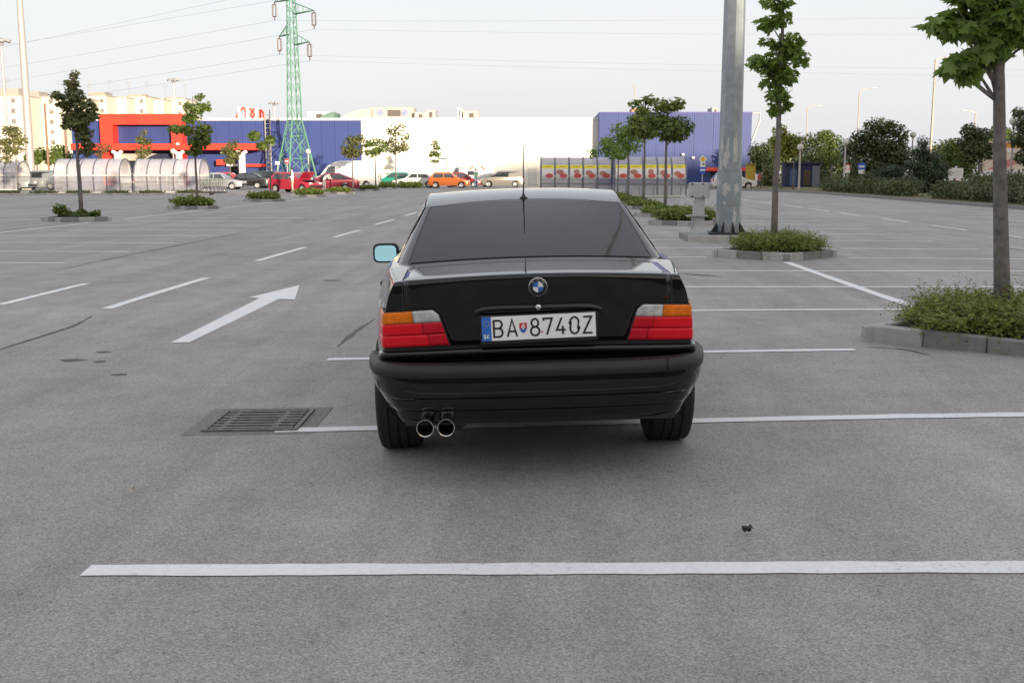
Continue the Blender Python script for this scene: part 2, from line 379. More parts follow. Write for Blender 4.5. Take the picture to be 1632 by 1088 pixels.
# ================================================================== KERB ISLANDS
CONC = mat('kerb_concrete', (.46, .45, .43), .85, var=.12, scale=9, bump=.35, bscale=50)
CONC2 = mat('kerb_concrete_grey', (.27, .265, .26), .88, var=.16, scale=9, bump=.35, bscale=50)
SOIL = mat('dark_soil', (.030, .022, .017), .95, var=.3, scale=25, bump=1., bscale=40)
def island(cx, cy, r=1.04, label='', detail=True, rot=0, pattern=None, soil=SOIL, h=.13, group='kerbed tree islands between the bays'):
    t = thing('kerb_island', label, 'kerb island', (cx, cy, g(cx, cy)), 0, group)
    V = [Vector((r*cos(a+rot), r*.93*sin(a+rot), 0)) for a in (pi, 1.5*pi, 2*pi, .5*pi)]
    kk = 0
    for i in range(4):
        A, B = V[i], V[(i+1) % 4]; d = (B-A).normalized(); L = (B-A).length; s = Vector((d.y, -d.x, 0)); rz = math.atan2(d.y, d.x)
        n = 3 if detail else 2
        for k in range(n):
            c = A + d*(L*(k+.5)/n) - s*(-.0) + s*-.05
            white = (pattern[kk % len(pattern)] if pattern else (kk % 2 == 0)); kk += 1
            b = MB(); b.box((c.x, c.y, h/2-.02+random.uniform(-.004, .004)), (L/n-.008, .10, h+.04), rz+random.uniform(-.008, .008), bev=.012)
            b.build('kerb_stone', CONC if white else CONC2, t)
        b = MB(); c = A; b.box((c.x*.955, c.y*.955, h/2-.022), (.105, .105, h+.035), rz+pi/4, bev=.012); b.build('kerb_stone', CONC if i in (0, 2) else CONC2, t)
    q = r*.93; N = 10; P = []
    b = MB()
    for i in range(N+1):
        row = []
        for j in range(N+1):
            u, v = i/N, j/N; p = (V[0]*(1-u)*(1-v)+V[1]*u*(1-v)+V[2]*u*v+V[3]*(1-u)*v)*.93
            e = min(u, 1-u, v, 1-v); row.append((p.x, p.y, h*.62+.09*min(1, e*4)+random.uniform(-.012, .012)))
        P.append(row)
    b.grid(P); b.build('soil', soil, t, smooth=180)
    return t
ROWX = 3.92
island(gp(1395, 553).x+1.10, 9.02, 1.10, 'kerbed tree island with the widest juniper bush beside the black car', pattern=[1, 0, 0, 1, 0, 1])
island(ROWX, 18.72, 1.04, 'kerbed tree island with striped light and grey stones before the galvanised mast', pattern=[1, 0, 1, 1, 0, 0])
island(ROWX, 30.4, 1.05, 'kerbed island with a low clipped bush and no tree, behind the mast')
for k, (y, l) in enumerate(((36.2, 'first'), (43.6, 'second'), (51.0, 'third'), (58.5, 'fourth'))):
    island(ROWX, y, 1.0, f'{l} small kerbed tree island beyond the bush island, towards the poster shelter', detail=False)
for y, l in ((32.2, 'kerbed island with weeds around the tallest ragged maple on the left row'), (43.2, 'kerbed island with a dense low bush in front of the cart shelter'),
             (54.3, 'kerbed island with a low bush and a sparse three-clump maple'), (64.8, 'kerbed island with a low bush in front of the maroon car'),
             (74.2, 'kerbed island with a low bush at the tail of the maroon car'), (86, 'kerbed island with a low bush in front of the white high-roof van'), (97.5, 'kerbed island with low bushes behind the orange hatchback')):
    island(-13.9, y, 1.05, l, detail=y < 50)
# concrete plinth of the mast
def plinth():
    t = thing('mast_plinth', 'low concrete kerbed plinth under the galvanised mast and grey cable post', 'plinth', (3.85, 23.6, 0))
    b = MB(); b.box((0, 0, .055), (1.75, 1.5, .13), bev=.015); b.build('slab', CONC2, t)
    for i in range(2):
        b = MB(); b.box((-.44+.88*i, -.79, .06), (.86, .10, .15), bev=.012); b.build('kerb_stone', CONC, t)
    return t
plinth()

# right verge with kerb, grass
GRASSM = mat('dry_grass_soil', (.16, .135, .055), .95, var=.25, scale=3, bump=.6, bscale=30)
def verge():
    X0 = 18.45; t = thing('grass_verge', 'dry grass verge with kerb along the right edge of the lot', 'verge'); t['kind'] = 'structure'; del t['category']
    pts = [(X0, -30), (X0, 74), (17.6, 82), (15.4, 89), (13.2, 94.5), (13.2, 122), (60, 122), (60, 160), (220, 160), (220, -30)]
    b = MB(); b.poly([(x, y, -.05) for x, y in pts], .17, (0, 0, 1)); b.build('grass', GRASSM, t)
    path = [Vector((x, y, 0)) for x, y in pts[:6]]; 
    for A, B in zip(path, path[1:]):
        d = B-A; L = d.length; n = max(1, int(L/1.0)) if A.y > -1 else int(L/1.0); d.normalize(); rz = math.atan2(d.y, d.x)
        for k in range(n):
            c = A+d*(L*(k+.5)/n)
            if c.y < 25: continue
            bb = MB(); bb.box((c.x, c.y, .06), (L/n-.01, .14, .16), rz, bev=.015); bb.build('kerb_stone', CONC2, t)
verge()
# long kerbed strip behind the left bays
def strip_bed():
    t = thing('planting_strip', 'long low planting strip with kerb in front of the left cart shelter', 'planting strip', (-29.5, 69.5, 0))
    b = MB(); b.box((0, 0, .05), (16.4, 1.3, .12), R(3)); b.build('bed', mat('verge_soil', (.10, .085, .04), .95, var=.3, scale=8), t)
    for k in range(16):
        b = MB(); b.box((-7.7+1.03*k, -.71+(-7.7+1.03*k)*tan(R(3)), .055), (1.0, .13, .15), R(3), bev=.015); b.build('kerb_stone', CONC, t)
strip_bed()
# small stretch of kerb by the store front
for k, (px0, px1, Y) in enumerate(((600, 690, 106.5),)):
    t = thing('store_kerb', 'pale kerb line behind the orange hatchback in front of the white wall', 'kerb', (0, Y, 0))
    x0, x1 = xat(px0, Y), xat(px1, Y); n = 6
    for i in range(n):
        b = MB(); b.box((x0+(x1-x0)*(i+.5)/n, 0, .06), ((x1-x0)/n-.02, .3, .16), bev=.02); b.build('kerb_stone', CONC, t)
def litter(px, py, label, s=.07, mm=None):
    p = gp(px, py); t = MB(); P = []
    for i in range(5):
        P.append([(random.uniform(-.01, .01)+s*(j-2)/2, random.uniform(-.01, .01)+s*.7*(i-2)/2, .012+random.uniform(0, .035)) for j in range(5)])
    t.grid(P); o = t.build('litter', mm or mat('paper_litter', (.72, .68, .60), .8), None, (p.x, p.y, g(p.x, p.y))); tag(o, label, 'litter')
litter(1300, 411, 'crumpled white paper lying against the striped kerb island')
litter(1190, 853, 'small dark scrap lying on the asphalt behind the black car', .018, mat('dark_scrap', (.03, .03, .035), .5))
litter(210, 788, 'tiny white scrap on bare asphalt by the painted stripe', .012)
# ================================================================== MAIN CAR
PAINTB = mat('black_car_paint', (.0012, .0012, .0018), .06, 0, var=.1, spec=.42, coat=.35)
TRIM = mat('black_rubber_trim', (.022, .022, .023), .55, var=.15, scale=12)
PLASTIC = mat('grey_black_plastic', (.013, .013, .014), .5, var=.12, scale=8)
GLASS = mat('tinted_glass', (.008, .009, .012), .045, 0, var=.05, spec=.42)
def bumped(m, scale):
    t = m.node_tree; n = t.nodes; tc = n.new('ShaderNodeTexCoord'); z = n.new('ShaderNodeTexNoise'); z.inputs['Scale'].default_value = scale; z.inputs['Detail'].default_value = 1
    t.links.new(tc.outputs['Object'], z.inputs['Vector']); b = n.new('ShaderNodeBump'); b.inputs['Strength'].default_value = .05; b.inputs['Distance'].default_value = .05
    t.links.new(z.outputs[0], b.inputs['Height']); p = n['Principled BSDF']; t.links.new(b.outputs[0], p.inputs['Normal']); t.links.new(b.outputs[0], p.inputs['Coat Normal'])
bumped(GLASS, 4)
CHROME = mat('chrome', (.82, .79, .74), .22, 1., var=.1, scale=30)
RUBBER = mat('tyre_rubber', (.018, .018, .018), .75, var=.2, scale=30, bump=.25)
ALLOY = mat('alloy_rim', (.45, .45, .46), .3, .9, var=.1)
REDL = mat('red_lens', (.80, .008, .020), .16, var=.06, scale=60, spec=.28, bump=.08, bscale=180)
REDL2 = mat('dark_red_lens', (.60, .006, .022), .16, var=.06, scale=60, spec=.28, bump=.08, bscale=180)
AMBL = mat('amber_lens', (.98, .23, .012), .16, var=.18, scale=25, spec=.28, bump=.08, bscale=180)
CLRL = mat('clear_lens', (.72, .70, .66), .16, .1, var=.25, scale=22, spec=.4, bump=.1, bscale=150)

def Zdeck(x, y):
    return interp(y, [(-.85,.955),(-.5,.970),(-.2,.982),(.3,.985),(1.6,.965),(2.2,.94),(3.0,.84),(3.6,.68)]) - .065*x*x
LEV = [  # rear height, plan control points (half, from rear centre round to front centre)
 (.20, [(0,-.55),(.38,-.55),(.60,-.53),(.66,-.48),(.72,-.30),(.745,0),(.76,.6),(.765,1.4),(.75,2.1),(.70,2.8),(.62,3.2),(.45,3.4),(0,3.46)]),
 (.27, [(0,-.66),(.38,-.655),(.62,-.62),(.70,-.55),(.77,-.32),(.80,0),(.815,.6),(.82,1.4),(.81,2.1),(.78,2.8),(.68,3.25),(.49,3.46),(0,3.52)]),
 (.42, [(0,-.76),(.4,-.75),(.66,-.70),(.735,-.62),(.79,-.33),(.823,0),(.835,.6),(.84,1.4),(.83,2.1),(.80,2.8),(.70,3.3),(.5,3.5),(0,3.57)]),
 (.62, [(0,-.81),(.4,-.80),(.675,-.765),(.724,-.700),(.782,-.33),(.823,0),(.843,.6),(.85,1.4),(.835,2.1),(.80,2.8),(.70,3.32),(.5,3.52),(0,3.58)]),
 (.80, [(0,-.83),(.4,-.82),(.668,-.780),(.714,-.715),(.764,-.33),(.803,0),(.825,.6),(.835,1.4),(.815,2.1),(.775,2.8),(.68,3.3),(.48,3.49),(0,3.56)]),
 (.885,[(0,-.834),(.38,-.824),(.655,-.784),(.693,-.722),(.740,-.35),(.775,0),(.80,.6),(.81,1.4),(.79,2.1),(.745,2.8),(.66,3.25),(.47,3.44),(0,3.53)]),
 (.935,[(0,-.836),(.37,-.826),(.636,-.785),(.668,-.728),(.717,-.37),(.752,0),(.78,.6),(.79,1.4),(.77,2.1),(.72,2.8),(.63,3.2),(.45,3.38),(0,3.49)]),
 (.951,[(0,-.832),(.36,-.822),(.628,-.781),(.657,-.722),(.703,-.38),(.738,0),(.767,.6),(.777,1.4),(.757,2.1),(.705,2.8),(.615,3.19),(.44,3.37),(0,3.48)]),
 (.955,[(0,-.818),(.35,-.809),(.614,-.768),(.640,-.710),(.686,-.38),(.722,0),(.755,.6),(.765,1.4),(.745,2.1),(.69,2.8),(.60,3.18),(.43,3.36),(0,3.47)])]
NS = 8
PLANS = [np.array(catmull(p, NS)) for _, p in LEV]; LZ = [z for z, _ in LEV]; NP = len(PLANS[0])
def plan(z):
    z = min(max(z, LZ[0]), LZ[-1])
    for i in range(len(LZ)-1):
        if z <= LZ[i+1]:
            # smooth (catmull) in z
            j0 = max(i-1, 0); j3 = min(i+2, len(LZ)-1); t = (z-LZ[i])/(LZ[i+1]-LZ[i])
            m1 = (PLANS[i+1]-PLANS[j0])/(LZ[i+1]-LZ[j0])*(LZ[i+1]-LZ[i]); m2 = (PLANS[j3]-PLANS[i])/(LZ[j3]-LZ[i])*(LZ[i+1]-LZ[i])
            return PLANS[i]*(2*t**3-3*t*t+1)+m1*(t**3-2*t*t+t)+PLANS[i+1]*(-2*t**3+3*t*t)+m2*(t**3-t*t)
    return PLANS[-1]
def zwarp(x, y, z):
    "height of level z at plan position (follows the belt and bonnet line)"
    top = Zdeck(x, y); base = .20; return base+(z-base)*(top-base)/(.955-base)
def body_pt(s, z, sign=1, off=0.):
    P = plan(z); f = s*NS; i = min(int(f), NP-2); t = f-i; p = P[i]*(1-t)+P[i+1]*t
    if off:
        d = P[i+1]-P[i]; n_ = np.array([-d[1], d[0]])*-1; n_ = np.array([d[1], -d[0]]); n_ /= np.linalg.norm(n_)+1e-9; p = p+n_*off
    return (sign*p[0], p[1], zwarp(p[0], p[1], z))
def car_body():
    zs = [.20,.22,.245,.27,.31,.36,.42,.48,.55,.62,.68,.74,.80,.84,.87,.895,.915,.93,.94,.947,.951,.9535,.955]
    bm = bmesh.new(); rings = []
    for z in zs:
        P = plan(z); half = [(p[0], p[1], zwarp(p[0], p[1], z)) for p in P]
        loop = half + [(-x, y, zz) for x, y, zz in half[-2:0:-1]]
        rings.append([bm.verts.new(v) for v in loop])
    n = len(rings[0])
    for a, b in zip(rings, rings[1:]):
        for i in range(n): bm.faces.new((a[i], a[(i+1) % n], b[(i+1) % n], b[i]))
    # top cap by pairing left and right, belly cap
    def cap(ring, zf, flip):
        K = 12; rows = []
        for i in range(NP):
            L = ring[(n-i) % n]; Rr = ring[i]
            if i in (0, NP-1): rows.append([Rr]*(K+1)); continue
            row = [L]
            for k in range(1, K):
                x = L.co.x+(Rr.co.x-L.co.x)*k/K; row.append(bm.verts.new((x, Rr.co.y, zf(x, Rr.co.y))))
            row.append(Rr); rows.append(row)
        for r0, r1 in zip(rows, rows[1:]):
            for k in range(K):
                vs = [r0[k], r0[k+1], r1[k+1], r1[k]]; u = []
                for v in vs:
                    if v not in u: u.append(v)
                if len(u) >= 3:
                    try: bm.faces.new(u)
                    except ValueError: pass
    cap(rings[-1], Zdeck, False); cap(rings[0], lambda x, y: zwarp(x, y, .20), True)
    bmesh.ops.recalc_face_normals(bm, faces=bm.faces)
    me = bpy.data.meshes.new('body'); bm.to_mesh(me); bm.free(); return me
def boolean_cut(ob, cutters):
    for c in cutters:
        md = ob.modifiers.new('cut', 'BOOLEAN'); md.operation = 'DIFFERENCE'; md.object = c; md.solver = 'EXACT'
    dg = bpy.context.evaluated_depsgraph_get(); me = bpy.data.meshes.new_from_object(ob.evaluated_get(dg)); 
    ob.modifiers.clear(); old = ob.data; ob.data = me; bpy.data.meshes.remove(old)
    for c in cutters: bpy.data.objects.remove(c)

HD = YAW + atan(50/F); ROLL = R(1.40)
LIFT = .011
CARP = Vector((-.055, 5.79, g(-.055, 5.79)+LIFT))
car = thing('parked_car', 'black saloon car with tinted rear window and red tail lights', 'car', CARP, 0)
car.rotation_euler = (0, -ROLL, HD)
body = link('body', car_body(), PAINTB, None); 
cut = []
for sx in (-1, 1):
    for wy in (-.10, 2.70):
        b = MB(); b.lathe([(0, -.15), (.335, -.15), (.335, .15), (0, .15)], 40, 'X', (sx*.78, wy, .31)); c = b.build('cutter', TRIM); cut.append(c)
boolean_cut(body, cut); body.parent = car
body.data.polygons.foreach_set('use_smooth', [True]*len(body.data.polygons)); body.data.set_sharp_from_angle(angle=R(38))

# greenhouse shell -------------------------------------------------
GB = np.array(catmull([(0,-.205),(.33,-.185),(.635,-.115),(.708,.04),(.722,.35),(.728,.8),(.722,1.4),(.70,1.85),(.655,2.02),(.35,2.16),(0,2.2)], 10))
GR = np.array(catmull([(0,.615),(.28,.60),(.535,.555),(.556,.63),(.562,.74),(.566,.92),(.562,1.16),(.55,1.34),(.53,1.43),(.28,1.51),(0,1.53)], 10))
def Zroof(x, y):
    z = 1.312-.065*x*x
    z -= .054*((y-1.15)/.55)**2 if y < 1.15 else .022*((y-1.15)/.4)**2
    return z
NG = len(GB)
def shell_pt(s, t, sign=1, off=0.):
    f = s*10; i = min(int(f), NG-2); u = f-i
    def P(ii, uu, tt):
        b = GB[ii]*(1-uu)+GB[ii+1]*uu; r = GR[ii]*(1-uu)+GR[ii+1]*uu
        zb = Zdeck(*b)-.012; zr = Zroof(*r); e = tt
        xy = b*(1-e)+r*e; z = zb+(zr-zb)*(e+.10*e*(1-e)); 
        return np.array([xy[0], xy[1], z])
    p = P(i, u, t)
    if off:
        d1 = P(i, min(u+.05, 1), t)-P(i, max(u-.05, 0), t); d2 = P(i, u, min(t+.03, 1))-P(i, u, max(t-.03, 0))
        n_ = np.cross(d1, d2); n_ /= np.linalg.norm(n_)+1e-9; p = p+n_*off
    return (sign*p[0], p[1], p[2])
def roof_shell():
    bm = bmesh.new(); ts = [0, .1, .25, .45, .65, .82, .93, .975, 1.0]; rings = []
    for t in ts:
        half = [shell_pt(i/10, t) for i in range(NG)]
        rings.append([bm.verts.new(v) for v in half+[(-x, y, z) for x, y, z in half[-2:0:-1]]])
    n = len(rings[0])
    for a, b in zip(rings, rings[1:]):
        for i in range(n): bm.faces.new((a[i], a[(i+1) % n], b[(i+1) % n], b[i]))
    K = 12; rows = []; ring = rings[-1]
    for i in range(NG):
        L = ring[(n-i) % n]; Q = ring[i]
        if i in (0, NG-1): rows.append([Q]*(K+1)); continue
        rows.append([L]+[bm.verts.new((L.co.x+(Q.co.x-L.co.x)*k/K, Q.co.y, Zroof(L.co.x+(Q.co.x-L.co.x)*k/K, Q.co.y))) for k in range(1, K)]+[Q])
    for r0, r1 in zip(rows, rows[1:]):
        for k in range(K):
            u = []
            for v in (r0[k], r0[k+1], r1[k+1], r1[k]):
                if v not in u: u.append(v)
            if len(u) >= 3: bm.faces.new(u)
    bmesh.ops.recalc_face_normals(bm, faces=bm.faces); me = bpy.data.meshes.new('roof'); bm.to_mesh(me); bm.free(); return me
link('roof', roof_shell(), PAINTB, car, smooth=40)
def patch(name, mats, s0, s1, t0, t1, off, both=False, sign=1, fn=shell_pt, ns=24, nt=12, thick=0., shrink=None, parent=None):
    b = MB()
    if both:
        S = [-(s1)+2*s1*k/ns for k in range(ns+1)]
        G = [[fn(abs(s), t0+(t1-t0)*j/nt, 1 if s >= 0 else -1, off) for s in S] for j in range(nt+1)]
    else:
        G = []
        for j in range(nt+1):
            t = t0+(t1-t0)*j/nt; a, c = (s0, s1) if not shrink else shrink(j/nt)
            G.append([fn(a+(c-a)*k/ns, t, sign, off) for k in range(ns+1)])
    b.grid(G); return b.build(name, mats, parent or car, smooth=60)
rw = patch('rear_window', GLASS, 0, 1.96, .035, .955, .006, True, ns=40)
patch('window_seal', TRIM, 0, 2.03, .008, .985, .003, True, ns=40, parent=rw)
ws = patch('windscreen', GLASS, 0, 0, .05, .95, .005, False, ns=12, shrink=lambda t: (8.15, 10), sign=1); 
b = MB(); b.grid([[shell_pt(8.15+1.85*k/12, .05+.9*j/10, -1, .005) for k in range(13)] for j in range(11)]); b.build('windscreen', GLASS, car, smooth=60)
for sg in (-1, 1):
    patch('side_window', GLASS, 0, 0, .08, .93, .005, sign=sg, ns=12, shrink=lambda t: (3.25, 4.55))
    patch('side_window', GLASS, 0, 0, .08, .93, .005, sign=sg, ns=16, shrink=lambda t: (4.7, 7.15))
# boot lid ----------------------------------------------------------
def rear_y(x, z):
    P = plan(z); k = 0
    xs, ys = P[:3*NS, 0], P[:3*NS, 1]; return float(np.interp(abs(x), xs, ys))
def lid():
    b = MB(); path = []
    for y in np.linspace(-.36, -.800, 9): path.append(('d', y))
    for z in (.9525, .950, .944, .934, .92, .90, .87, .84, .81, .78, .75, .72, .69, .665, .64): path.append(('r', z))
    G = []
    for kind, q in path:
        if kind == 'd': hw = .612+.0*q; row = [(hw*u, q+.05*(abs(u)**3)*(1 if q < -.7 else 0), 0) for u in np.linspace(-1, 1, 33)]; row = [(x, y, Zdeck(x, y)+.005) for x, y, _ in row]
        else:
            zz = q; hw = .612 if zz > .86 else .600 if zz > .825 else interp(zz, [(.64, .405), (.815, .462), (.825, .60)])
            row = []
            for u in np.linspace(-1, 1, 33):
                x = hw*u; y = rear_y(x, zz)-.005; row.append((x, y, zwarp(x, y, zz)+(.004 if zz > .95 else 0)))
        G.append(row)
    b.grid(G)
    me_o = b.build('boot_lid', PAINTB, car, smooth=40)
    md = me_o.modifiers.new('thick', 'SOLIDIFY'); md.thickness = .012; md.offset = -1
    return me_o
lidp = lid()
for p0 in (-1, 1):   # shut lines beside the lid
    b = MB(); pts = [(p0*.619, y, Zdeck(.619, y)+.001) for y in np.linspace(-.36, -.74, 8)]
    pts += [(p0*.619, rear_y(.619, z)-.001, zwarp(.619, -.76, z)) for z in (.945, .93, .90, .87, .84, .818)]
    b.tube(pts, .0028, 6); b.build('shut_line', TRIM, car)
# lip under the lamps -----------------------------------------------
b = MB(); b.grid([[body_pt(abs(s_), z, 1 if s_ >= 0 else -1, o_) for s_ in np.linspace(-3.05, 3.05, 61)] for z, o_ in ((.572, .002), (.576, .016), (.584, .024), (.598, .027), (.610, .025), (.617, .019), (.620, .010), (.620, .002))]); b.build('rear_lip', PAINTB, car, smooth=50)
patch('lower_panel', TRIM, 0, 2.9, .622, .634, .004, True, fn=body_pt, ns=48, nt=2)
# tail lamps --------------------------------------------------------
def s_for_x(x, z):
    P = plan(z)[:4*NS, 0]; return float(np.interp(x, P, np.arange(len(P))/NS))
def lamp(sg):
    h = MB(); G = []
    def row(z, x0, x1s, off, n=14):
        s0 = s_for_x(x0, z); return [body_pt(s0+(x1s-s0)*k/n, z, sg, off) for k in range(n+1)]
    xin = lambda z: .412+(z-.64)*.30 + (max(0, z-.79)*.9)
    SO = 3.42
    G = [row(z, xin(z)-.008, SO+.03, .006) for z in np.linspace(.636, .818, 10)]; h.grid(G)
    t = h.build('tail_lamp', TRIM, car, smooth=60)
    def lens(name, mm, z0, z1, f0, f1, split):
        b = MB(); Gs = []
        for z in np.linspace(z0, z1, 6):
            a = s_for_x(xin(z), z) if f0 is None else s_for_x(f0+(z-.75)*.1, z); c = SO if f1 is None else s_for_x(f1+(z-.75)*.1, z)
            e = .010+.0012*sin(pi*(z-z0)/(z1-z0)); Gs.append([body_pt(a+(c-a)*k/12, z, sg, e) for k in range(13)])
        b.grid(Gs); o = b.build(name, mm, t, smooth=60)
        md = o.modifiers.new('thick', 'SOLIDIFY'); md.thickness = .012; md.offset = -1
    lens('red_lens', REDL, .642, .6975, .513, None, 0); lens('red_lens', REDL2, .642, .6975, None, .510, 0)
    lens('red_lens', REDL, .6995, .7535, .535, None, 0); lens('red_lens', REDL2, .6995, .7535, None, .532, 0)
    lens('amber_lens', AMBL, .7555, .812, .573, None, 0); lens('reversing_lens', CLRL, .7555, .812, None, .570, 0)
lamp(1); lamp(-1)
# bumper ------------------------------------------------------------
def bumper_loft(levels):
    b = MB(); G = []
    for z, yb, dx in levels:
        half = catmull([(0, yb), (.38, yb+.008), (.62, yb+.045), (.745+dx*.9, yb+.14), (.795+dx, yb+.30), (.808+dx, -.55), (.812+dx, -.452)], 5)
        drop = lambda p: 0
        G.append([(-p[0], p[1], z) for p in half[:0:-1]]+[(p[0], p[1], z) for p in half])
    b.grid(G); return b
st = bumper_loft([(.530,-.72,-.06),(.552,-.80,-.05),(.560,-.855,-.035),(.565,-.895,-.018),(.563,-.925,-.006),(.554,-.942,0),(.537,-.951,.002),(.515,-.953,.001),(.503,-.949,-.002),(.500,-.938,-.012)]).build('bumper_strip', PLASTIC, car, smooth=50)
bl = bumper_loft([(.502,-.930,-.016),(.4995,-.941,-.006),(.47,-.946,-.008),(.43,-.944,-.020),(.412,-.941,-.027),(.4085,-.932,-.034),(.405,-.935,-.032),(.37,-.928,-.048),(.352,-.921,-.060),(.349,-.913,-.066),(.345,-.916,-.064),(.31,-.898,-.085),(.285,-.872,-.105),(.272,-.842,-.12),(.268,-.78,-.14)]).build('bumper', PAINTB, car, smooth=50)
b = MB(); b.tube([(.58, -.899, .563), (.58, -.930, .550), (.58, -.922, .503)], .002, 6); b.build('bumper_seam', DARK, car)
one('underbody', TRIM, car, 'box', (0, -.60, .30), (1.25, .5, .06))
one('silencer', mat('rusty_steel', (.06, .05, .045), .7, .5), car, 'lathe', [(.0, -.75), (.10, -.74), (.105, -.45), (.0, -.44)], 16, 'Y', (-.42, .05, .30))
# exhaust tips
for x in (-.531, -.436):
    b = MB(); b.lathe([(.0325, -.70), (.0380, -.905), (.0405, -.925), (.0405, -.932), (.0395, -.936), (.0365, -.935), (.033, -.90), (.030, -.70)], 28, 'Y', (x, 0, .276)); o = b.build('exhaust_tip', CHROME, car, smooth=50)
    b = MB(); b.lathe([(.0, -.80), (.034, -.80)], 20, 'Y', (x, 0, .276)); b.build('bore', DARK, o)
# number plate ------------------------------------------------------
PW = mat('plate_white', (.93, .92, .88), .4, var=.04); PB = mat('plate_blue', (.03, .16, .58), .4, var=.06); INK = mat('plate_ink', (.012, .012, .014), .45)
PR = mat('shield_red', (.65, .03, .04), .45); YEL = mat('star_yellow', (.55, .42, .10), .5)
PTILT = R(-1.1)
def pl(v): 
    x, z = v[0], v[2]; c, s_ = cos(PTILT), sin(PTILT); o = Vector((-.001, rear_y(0, .715)-.034, .7165)); return (o.x+x*c+z*s_, o.y+v[1]+z*.03, o.z-x*s_+z*c)
def pb(name, fn, *a, mm=None, parent=None, smooth=None, **k):
    b = MB(); getattr(b, fn)(*a, **k); b.v = [pl(v) for v in b.v]; return b.build(name, mm, parent, smooth=smooth)
holder = pb('plate_holder', 'box', (0, .006, -.006), (.536, .016, .136), bev=.004, mm=PLASTIC, parent=car)
pln = pb('number_plate', 'box', (0, -.006, 0), (.520, .004, .110), bev=.0015, mm=PW, parent=car)
pb('euro_band', 'box', (-.2385, -.0086, 0), (.043, .0016, .110), mm=PB, parent=pln)
def strokes(name, paths, x0, z0, w, h, sw, mm, y=-.0094):
    b = MB()
    for path in paths:
        pts = [(x0+p[0]*w, z0+p[1]*h) for p in path]; n = len(pts); G = []
        closed = pts[0] == pts[-1]
        for i in range(n):
            a = np.array(pts[i-1] if i else (pts[-2] if closed else pts[0])); c = np.array(pts[i+1] if i < n-1 else (pts[1] if closed else pts[-1])); p = np.array(pts[i])
            d1 = p-a; d2 = c-p; d1 = d1/(np.linalg.norm(d1)+1e-9) if np.linalg.norm(d1) > 1e-9 else d2/np.linalg.norm(d2); d2 = d2/np.linalg.norm(d2) if np.linalg.norm(d2) > 1e-9 else d1
            t_ = d1+d2; t_ = t_/(np.linalg.norm(t_)+1e-9); nn = np.array([-t_[1], t_[0]]); k = 1/max(.5, float(np.dot(t_, d1))); q = nn*sw/2*k
            G.append([(p[0]+q[0], y, p[1]+q[1]), (p[0]-q[0], y, p[1]-q[1])])
        b.grid(G)
    b.v = [pl(v) for v in b.v]; return b.build(name, mm, pln)
def arc(cx, cy, rx, ry, a0, a1, n=12): return [(cx+rx*cos(R(a0+(a1-a0)*k/n)), cy+ry*sin(R(a0+(a1-a0)*k/n))) for k in range(n+1)]
FONT = {
 'B': [[(0,0),(0,1),(.45,1)]+arc(.55,.76,.40,.24,90,-90)+[(.0,.52)], [(.5,.52)]+arc(.58,.26,.42,.26,90,-90)+[(-.1,0)]],
 'A': [[(-.05,-.02),(.5,1.03),(1.05,-.02)], [(.17,.30),(.83,.30)]],
 '8': [arc(.5,.76,.40,.25,-90,270,22), arc(.5,.255,.5,.27,90,450,24)],
 '7': [[(0,.86),(0,1),(1,1),(.35,0)]],
 '4': [[(.62,1.02),(.0,.26),(1.05,.26)], [(.72,.50),(.72,-.02)]],
 '0': [[(0,.3)]+[(0,.7)]+arc(.5,.68,.5,.33,180,0,12)+[(1,.3)]+arc(.5,.32,.5,.33,0,-180,12)+[(0,.45)]],
 'Z': [[(.0,1),(.98,1),(.0,0),(1.05,0)]],
 'S': [[(.9,.85),(.7,1),(.25,1),(.05,.85),(.05,.62),(.9,.4),(.9,.15),(.7,0),(.25,0),(.05,.15)]],
 'K': [[(0,0),(0,1)], [(.9,1),(.05,.45),(.9,0)]]}
for ch, x in (('B', -.205), ('A', -.141), ('8', -.037), ('7', .022), ('4', .081), ('0', .143), ('Z', .203)):
    strokes('plate_letter', FONT[ch], x, -.037, .039, .074, .0088, INK)
strokes('plate_letter', FONT['S'], -.2525, -.042, .010, .016, .0035, PW, -.0102); strokes('plate_letter', FONT['K'], -.2370, -.042, .010, .016, .0035, PW, -.0102)
b = MB()
for k in range(12):
    a = 2*pi*k/12; b.box((-.2385+.0125*cos(a), -.0098, .024+.0125*sin(a)), (.0032, .001, .0032))
b.v = [pl(v) for v in b.v]; b.build('star_ring', YEL, pln)
sh = [(-.017, .022), (.017, .022), (.017, -.003), (.011, -.017), (0, -.025), (-.011, -.017), (-.017, -.003)]
b = MB(); b.poly([(-.0715+x, -.0086, z) for x, z in sh], -.0012, (0, 1, 0)); b.v = [pl(v) for v in b.v]; shield = b.build('shield', PR, pln)
b = MB(); b.poly([(-.0715+x, -.0100, z) for x, z in ((-.0165, -.0045), (.0165, -.0045), (.0105, -.0165), (0, -.0243), (-.0105, -.0165))], -.0006, (0, 1, 0)); b.v = [pl(v) for v in b.v]; b.build('shield_base', PB, pln)
strokes('shield_cross', [[(0,-.6),(0,1)], [(-.55,.55),(.55,.55)], [(-.8,.1),(.8,.1)]], -.0715, .002, .012, .016, .0045, PW, -.0109)
b = MB(); b.lathe([(0, -.009), (.0045, -.009)], 12, 'Y', (.0135, 0, -.022)); b.v = [pl(v) for v in b.v]; b.build('stamp', PR, pln)
